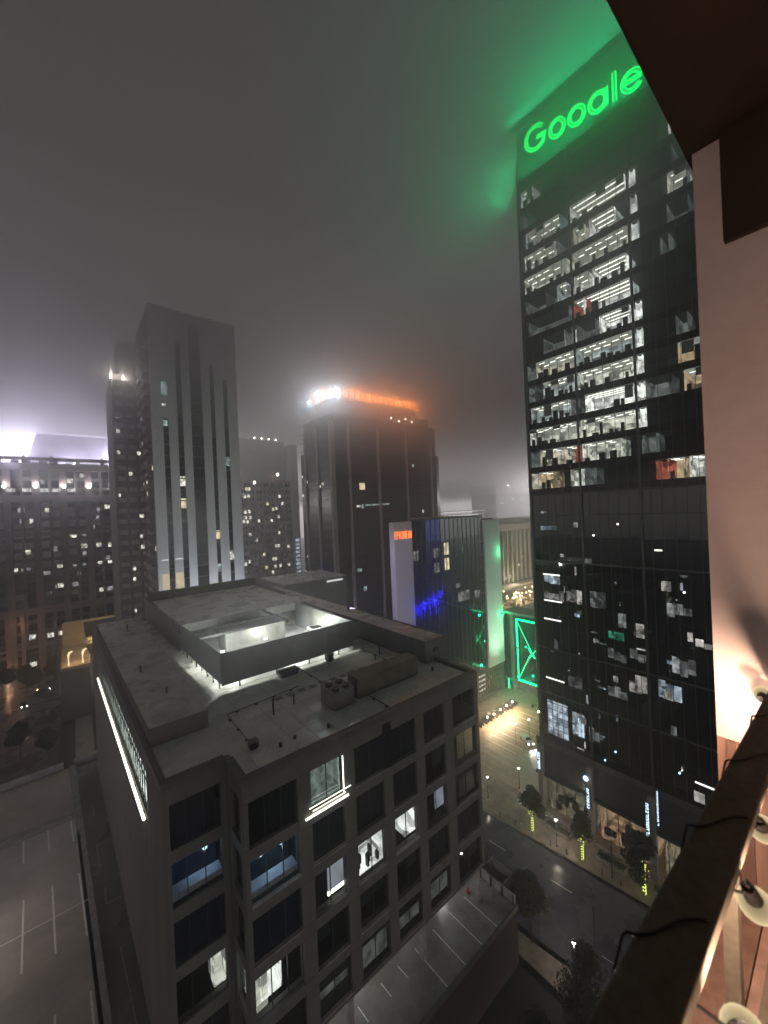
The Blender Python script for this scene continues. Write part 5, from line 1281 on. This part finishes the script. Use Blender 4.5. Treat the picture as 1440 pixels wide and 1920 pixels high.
for x in (-17.1, -12.5, -7.3, -3.7, 1.1): part('strip_window', FNn.box(MB(), x - 1.3, x + 1.3, -.42, -.37, 13.9, 15.2), room_mat('strip_row', (1, .98, .95), .9, .8) if x < -17 else bpy.data.materials['strip_row'], N)
for x in (-18.9, -9.9, -1.2, 6.9, 15.4):
    part('wall_lamp', MB().ball((x, 204.4, 15.9), .55, 8, 5), lamp_m, N, smooth=True)
    point_light('wall_light', (x, 203.6, 16.6), (1, .93, .95), 1100, N, .25)
for k in range(9):
    x = -38 + k * 8.3
    part('finial', MB().prism([(x - .7, 204.6), (x + .7, 204.6), (x + .7, 206), (x - .7, 206)], 25.6, 27.4), stone, N); part('finial_top', MB().tube([(x, 205.3, 27.4), (x, 205.3, 28.6)], .7, 4, .1), stone, N)
mans = MB(); mans.hexa([(-14.5, 222, 24), (17.5, 222, 24), (17.5, 250, 24), (-14.5, 250, 24), (-10.0, 226, 41), (15.2, 226, 41), (15.2, 246, 41), (-10.0, 246, 41)])
part('crown_roof', mans, rough_mat('crown_roof', (.5, .47, .55), .7, .2, .3, streak=True), N)
part('crown_rim', MB().box(-10.2, 15.4, 225.6, 225.9, 41.0, 41.7), emit_mat('crown_rim', (.85, .82, 1), 1.5), N)
part('rim_strip', MB().box(-1, 14.5, 205.6, 205.8, 25.7, 26.3), emit_mat('rim_strip', (.9, .88, 1), 1.2), N)
for (x, y, z, pw) in ((-20, 222, 29, 36000), (19, 222, 30, 30000), (2, 219, 28, 7000), (-16, 256, 38, 60000), (6, 258, 36, 60000)):
    part('crown_floodlight', MB().box(x - .4, x + .4, y - .4, y + .4, z - 1, z - .6), lamp_m, N)
    point_light('crown_wash', (x, y, z), (.80, .77, 1), pw, N, .6)
part('warm_pier', FNn.box(MB(), -20.2, -18.6, -.9, -.02, GZ, -33), stone, N); part('warm_pier', FNn.box(MB(), -15.9, -14.6, -.8, -.02, GZ, -33), stone, N)
part('entrance_lintel', FNn.box(MB(), -20.4, -14.4, -1.0, -.03, -33, -31.5), stone, N)
point_light('entrance_light', (-19, 199, -54), (1, .5, .28), 900, N, .3); point_light('entrance_light', (-15.5, 201, -38), (1, .5, .28), 350, N, .3)
for z in (-55, -57): part('entrance_lamp', MB().ball((-19.9, 202.6, z + .4), .5, 6, 4), lamp_warm, N)

# ---------------------------------------------------------------- garage and restaurant at the end of the service drive
GA = thing('garage_building', 'low garage block with a brightly lit opening at the end of the service drive', 'garage', (2, 200, GZ))
gm = rough_mat('garage_wall', (.15, .15, .155), .8, .25, .3)
part('side_wall', MB().box(-5.0, -4.6, 176, 214, GZ, -44.5), gm, GA)
part('left_wall', MB().box(-4.6, -1.2, 190, 190.4, GZ, -44.5), gm, GA); part('right_wall', MB().box(4.6, 12, 190, 190.4, GZ, -44.5), gm, GA)
part('lintel', MB().box(-1.2, 4.6, 190, 190.4, -49.5, -44.5), gm, GA)
part('roof', MB().box(-5, 12, 190.4, 214, -45.2, -44.5), gm, GA)
part('inner_wall', MB().box(-4.5, 11.9, 206, 206.3, GZ, -45.3), white_metal, GA)
for x in (-.3, 3.6): part('ceiling_light', MB().box(x, x + .5, 192, 200, -45.5, -45.3), lamp_m, GA)
point_light('garage_light', (1.6, 196, -47), (1, .98, .95), 3800, GA, .3)
RS = thing('restaurant_pavilion', 'warm lit restaurant pavilion with a glass front beyond the garage', 'restaurant', (8, 178, -45))
wm = rough_mat('warm_stucco', (.5, .38, .24), .8, .2, .4)
part('terrace', MB().box(-3.5, 3.5, 150, 176, -43.2, -42.4), wm, RS)
part('support_wall', MB().box(-3.5, 3.4, 149.5, 150, GZ, -43.2), gm, RS)
part('canopy', MB().box(2.6, 13, 150, 172, -34.6, -34.1), gm, RS)
part('back_wall', MB().box(-3.2, 12.8, 176, 176.4, -42.4, -34), wm, RS)
part('room_glow', MB().box(3.4, 12.6, 174, 174.2, -42.4, -35.4), room_mat('restaurant', (1, .72, .28), .8, 1.2), RS)
part('screen', MB().box(6.5, 9.5, 168, 168.1, -37.4, -36.2), emit_mat('screen_blue', (.35, .5, 1), 1.3, 'NONE'), RS)
for x in (-1.6, 1.8):
    part('curved_lamp', MB().tube([(x, 152, -42.4), (x, 152, -39.4), (x + .3, 152, -38.6), (x + 1.0, 152, -38.4)], .28, 7), emit_mat('curved_lamp_%d' % int(x), (1, .75, .45), 1.4), RS)
point_light('terrace_light', (.5, 152, -37.6), (1, .7, .4), 900, RS, .3); point_light('terrace_light', (7, 160, -37.5), (1, .75, .4), 900, RS, .3)
for k in range(6): part('strip_lamp', MB().box(5 + k * 1.1, 5.6 + k * 1.1, 149.8, 149.95, -34.9, -34.7), lamp_warm, RS)
rn = random.Random(3); sh = MB()
for k in range(700):
    c = rn.choice(((4.6, 158, -40), (7.5, 157, -40.5), (10.5, 158, -40), (6, 155, -41.5))); p = Vector(c) + Vector((rn.gauss(0, .9), rn.gauss(0, .9), rn.gauss(0, .9)))
    u = Vector((rn.gauss(0, 1), rn.gauss(0, 1), rn.gauss(0, 1))).normalized() * .22; v = u.orthogonal() * .7; sh.quad(p - u, p + v, p + u, p - v)
solo('terrace_shrubs', sh, leaf_m, 'leafy shrubs lit yellow in front of the restaurant pavilion', 'shrubs')['kind'] = 'stuff'

# far buildings seen through the fog on the right
fb = thing('distant_garage', 'distant open parking structure with bright rows of lights above the hotel roof', 'parking garage', (380, 310, GZ))
for k in range(4): part('floor_slab', MB().box(345, 425, 310, 330, -16.5 + k * 4.2, -15.0 + k * 4.2), kerb_m, fb)
for k in range(3): 
    for q in range(9): part('light_row', MB().box(346 + q * 7.4, 346 + q * 7.4 + 6, 309.7, 309.9, -12.6 + k * 4.2 + .01 * q, -11.9 + k * 4.2), emit_mat('far_row', (.95, 1, 1), 1.6, 'NONE', .7, .5) if k + q == 0 else bpy.data.materials['far_row'], fb)
part('base', MB().box(345, 425, 311, 330, GZ, -16.6), gm, fb)
added_masts = ((200, 300, 18, 'added unseen fog light behind the crowned tower'), (262, 330, 14, 'farther added unseen fog light behind the crowned tower'), (480, 250, 20, 'added unseen fog light far behind the glass tower'), (420, 200, 10, 'nearer added unseen fog light behind the glass tower'), (-22, 330, 10, 'added unseen fog light behind the stone building'), (62, 300, 10, 'added unseen fog light behind the striped tower'))
for x, y, z, lb in added_masts:  # unseen lights added to brighten the distant fog
    t = thing('added_fog_mast', lb, 'floodlight', (x, y, GZ), 'added unseen lights brightening the fog')
    part('mast', MB().tube([(x, y, GZ), (x, y, z)], .4, 8, .2), dark_metal, t)
    part('lamp_head', MB().box(x - 1.5, x + 1.5, y - .4, y + .4, z, z + .8), lamp_m, t)
    point_light('lamp_light', (x, y, z + 2.5), (1, .94, .90), 190000, t, .8)  # added unseen light that brightens the fog
ds = thing('distant_tower', 'dim distant tower fading into the fog left of the glass tower', 'skyscraper', (500, 315, GZ))
part('wall', MB().box(438, 560, 300, 340, GZ, 33), gm, ds); part('upper_wall', MB().box(446, 560, 305, 340, 33, 84), gm, ds)
for (x, z) in ((466, 28), (505, 22), (500, 10), (447, 4), (452, 4), (476, 10)): part('lit_window', MB().box(x, x + 3, 299.6, 299.8, z, z + 2), lamp_m if z == 28 else rw_w, ds)
for (x, z) in ((414, 8), (421, 9), (424, 2), (418, -5)): part('lit_window', MB().box(x, x + 2.4, 309.2, 309.4, z - 6, z - 5), rw_w, fb)
hb = thing('low_annex', 'low dark roof with a small lit edge behind the left tower', 'building', (75, 130, GZ))
part('wall', MB().box(58, 84, 128, 150, GZ, -24.5), gm, hb); part('roof', MB().box(57.8, 84.2, 127.8, 150.2, -24.49, -24.1), roofB, hb)
part('lit_edge', MB().box(75, 82, 127.5, 127.7, -25.8, -25.2), emit_mat('edge_lit', (1, 1, 1), .8, 'NONE'), hb)

# ---------------------------------------------------------------- our own balcony
BW = thing('balcony_wall', 'pinkish end wall of the balcony rising at the right edge, lit by warm bulbs', 'wall', (2.65, -.5, -2.0))
stucco = rough_mat('pink_stucco', (.64, .54, .51), .85, .06, 9, bump=.14)
XW = 2.6
for y0, y1 in ((.204, .49), (-.35, .199), (-.9, -.355), (-1.6, -.905)): part('wall_panel', MB().box(XW, XW + .14, y0, y1, -1.25, 1.81), stucco, BW)
wd = [rough_mat('board_and_streak_%d' % k, c, .45, .35, 14, streak=True) for k, c in enumerate(((.27, .165, .125), (.21, .125, .095), (.32, .205, .16)))]  # browns shared by the floor boards and the light streaks painted on the wall
rn = random.Random(6)
y = .49; k = 0
while y > -1.5:
    w = .018 + rn.random() * .03
    part('light_streak', MB().box(XW - .012 * (k % 2) - .004 * (k % 3), XW + .10, y - w + .002, y, -2.05, -1.252), wd[rn.randrange(3)], BW); y -= w; k += 1  # brown strips painting the bulbs' streaks of light on the end wall
part('lower_wall', MB().box(XW + .01, XW + .14, -1.6, .488, -20, -2.06), stucco, BW)
CE = thing('balcony_ceiling', 'dark brown underside of the balcony above, cutting off the top right corner', 'ceiling', (1, -.5, 1.82))
brown = rough_mat('brown_soffit', (.045, .026, .017), .8, .3, 2)
part('soffit', MB().box(-3, XW + .3, -1.7, .50, 1.82, 2.1), brown, CE)
part('soffit_trim', MB().box(-3, XW + .3, .501, .53, 1.86, 2.2), brown, CE)
part('end_beam', MB().box(XW - .05, XW - .003, -1.6, .374, 1.27, 1.819), brown, CE)
bf_ = struct('balcony_floor', MB().box(-3, XW, -1.6, .60, -2.2, -2.06), rough_mat('balcony_base', (.1, .08, .06), .7, .3, 3))
for k in range(16):
    y = .60 - k * .138
    o = bpy.data.objects.new('floor_board', MB().box(-3, XW - .02, y - .133, y, -2.055, -2.02 - .002 * (k % 3)).mesh('floor_board', wd[k % 3])); COL.objects.link(o); o.parent = bf_
solo('facade_wall', MB().box(-3, XW + .14, -1.9, -1.75, -20, 6), rough_mat('own_facade', (.25, .2, .17), .8, .2, 1), 'stucco wall of the camera\'s own building behind the balcony', 'wall')
RL = thing('balcony_rail', 'wide dark balcony handrail running diagonally across the lower right corner', 'railing', (1.2, .25, -2.0))
rm_ = rough_mat('rail_metal', (.13, .115, .09), .85, .25, 30, spec=.1)
def beveled(name, x0, x1, y0, y1, z0, z1, bev, m, th):
    b = bmesh.new(); bmesh.ops.create_cube(b, size=1)
    for v in b.verts: v.co = Vector(((x0 + x1) / 2 + v.co.x * (x1 - x0) - th.org[0], (y0 + y1) / 2 + v.co.y * (y1 - y0) - th.org[1], (z0 + z1) / 2 + v.co.z * (z1 - z0) - th.org[2]))
    bmesh.ops.bevel(b, geom=[e for e in b.edges], offset=bev, segments=3, affect='EDGES', profile=.6)
    me = bpy.data.meshes.new(name); b.to_mesh(me); b.free(); me.materials.append(m)
    for p in me.polygons: p.use_smooth = True
    o = bpy.data.objects.new(name, me); COL.objects.link(o); o.parent = th.o; return o
def ro(x): return .272 + .033 * (2.6 - x)
def ri(x): return .188 + .020 * (2.6 - x)
hb_ = bmesh.new()
vs_ = [hb_.verts.new((x - RL.org[0], y - RL.org[1], z - RL.org[2])) for z in (-.945, -.90) for x, y in ((-2.5, ri(-.6)), (XW - .003, ri(2.6)), (XW - .003, ro(2.6)), (-2.5, ro(-.6) + .02))]
for f_ in ((3, 2, 1, 0), (4, 5, 6, 7), (0, 1, 5, 4), (1, 2, 6, 5), (2, 3, 7, 6), (3, 0, 4, 7)): hb_.faces.new([vs_[k] for k in f_])
bmesh.ops.bevel(hb_, geom=list(hb_.edges), offset=.008, segments=3, affect='EDGES', profile=.6)
bmesh.ops.recalc_face_normals(hb_, faces=hb_.faces)
me_ = bpy.data.meshes.new('handrail'); hb_.to_mesh(me_); hb_.free(); me_.materials.append(rm_)
for p in me_.polygons: p.use_smooth = True
o = bpy.data.objects.new('handrail', me_); COL.objects.link(o); o.parent = RL.o
for k in range(5): part('post', MB().box(-2.0 + k * 1.15 - .02, -2.0 + k * 1.15 + .02, .24, .275, -2.02, -.946), rm_, RL)
part('bottom_rail', MB().box(-2.5, XW - .01, .245, .27, -1.92, -1.88), rm_, RL)
# string lights wound round the rail
SL = thing('string_lights', 'string of round warm bulbs on a black cable wound around the handrail', 'string lights', (1.2, .2, -.95))
cable = MB(); pts = []
x = .2
bulbs = [.30, .62, .94, 1.27, 1.58, 1.88, 2.14, 2.36]
N_ = 300
for k in range(N_):
    x = .1 + k * (XW - .14) / N_; a = x / .42 * 2 * math.pi
    # rounded-rectangle loop about the rail
    cy_, cz_ = math.cos(a), math.sin(a); hw_ = (ro(x) - ri(x)) / 2 + .0005; q = max(abs(cy_) / hw_, abs(cz_) / .0245); pts.append((x, (ro(x) + ri(x)) / 2 + cy_ / q, -.922 + cz_ / q))
cable.tube(pts, .0028, 6)
part('cable', cable, black_m, SL, smooth=True)
shell, n_, l_, o_ = nmat('bulb_glass')
tr_ = n_.new('ShaderNodeBsdfTransparent'); em_ = n_.new('ShaderNodeEmission'); em_.inputs[0].default_value = (1, .78, .44, 1)
lw_ = n_.new('ShaderNodeLayerWeight'); lw_.inputs[0].default_value = .35
mr_ = n_.new('ShaderNodeMapRange'); mr_.inputs[3].default_value = .32; mr_.inputs[4].default_value = 1.25; l_.new(lw_.outputs[1], mr_.inputs[0]); l_.new(mr_.outputs[0], em_.inputs[1])
mx_ = n_.new('ShaderNodeMixShader'); mx_.inputs[0].default_value = .8; l_.new(tr_.outputs[0], mx_.inputs[1]); l_.new(em_.outputs[0], mx_.inputs[2]); l_.new(mx_.outputs[0], o_.inputs[0])
shell.cycles.emission_sampling = 'NONE'
filam = emit_mat('filament', (1, .66, .48), 27000); filam_mid = emit_mat('filament_mid', (1, .66, .48), 23000); filam_far = emit_mat('filament_dim', (1, .66, .48), 500)
for i, bx in enumerate(bulbs + [2.545]):
    by = .155 + (bx - .94) * .07 if bx < 2.5 else .30; bzz = -1.0 if bx < 2.5 else -.955
    c = Vector((bx, by, bzz)); ax = (Vector((-1, 0, .15)) if bx > 2.5 else Vector((-.9, .1, 1.25)) if i % 2 else Vector((-1.1, 0, 1.0))).normalized()   # the bulbs hang at odd angles, sockets up
    g = MB(); g.ball(tuple(c), .037, 20, 14)
    h = MB(); h.tube([tuple(c + ax * .026), tuple(c + ax * .05), tuple(c + ax * .086), tuple(c + ax * .096)], .019, 12, .013)
    s_ = part('socket', h, black_m, SL, smooth=True)
    part('bulb', g, shell, SL, s_, smooth=True)
    g = MB(); g.ball(tuple(c + ax * .012), .009, 6, 4); part('filament', g, filam if bx < 1.8 else filam_mid if bx < 2.5 else filam_far, SL, s_)
    part('drop_wire', MB().tube([(bx - .06, .212, -.95), tuple((c + ax * .1 + Vector((bx - .06, .2, -.95))) / 2 + Vector((0, -.02, 0))), tuple(c + ax * .10), tuple(c + ax * .085)], .0035, 6), black_m, SL)

# ---------------------------------------------------------------- air: haze everywhere, low cloud round the tower tops
def vol_box(name, x0, x1, y0, y1, z0, z1, dens, col=(1, 1, 1), g=.8):
    m, n, l, o = nmat(name + '_air')
    v = n.new('ShaderNodeVolumePrincipled'); v.inputs['Color'].default_value = (*col, 1); v.inputs['Density'].default_value = dens
    v.inputs['Anisotropy'].default_value = g
    l.new(v.outputs[0], o.inputs['Volume'])
    ob = bpy.data.objects.new(name, MB().box(x0, x1, y0, y1, z0, z1).mesh(name, m)); COL.objects.link(ob); ob['kind'] = 'stuff'; return ob
vol_box('haze', -560, 860, -360, 900, GZ - 1.7, 80, .0019, (.97, .97, 1))
for i, (z, d) in enumerate(((16, .0026), (26, .0044), (35, .0070), (43, .0098), (51, .0135), (60, .0170))):
    vol_box('low_cloud', -550 + i, 850 - i, -350 + i, 890 - i, z, 79 - i * .5, d, (.955, .935, .955), .62)
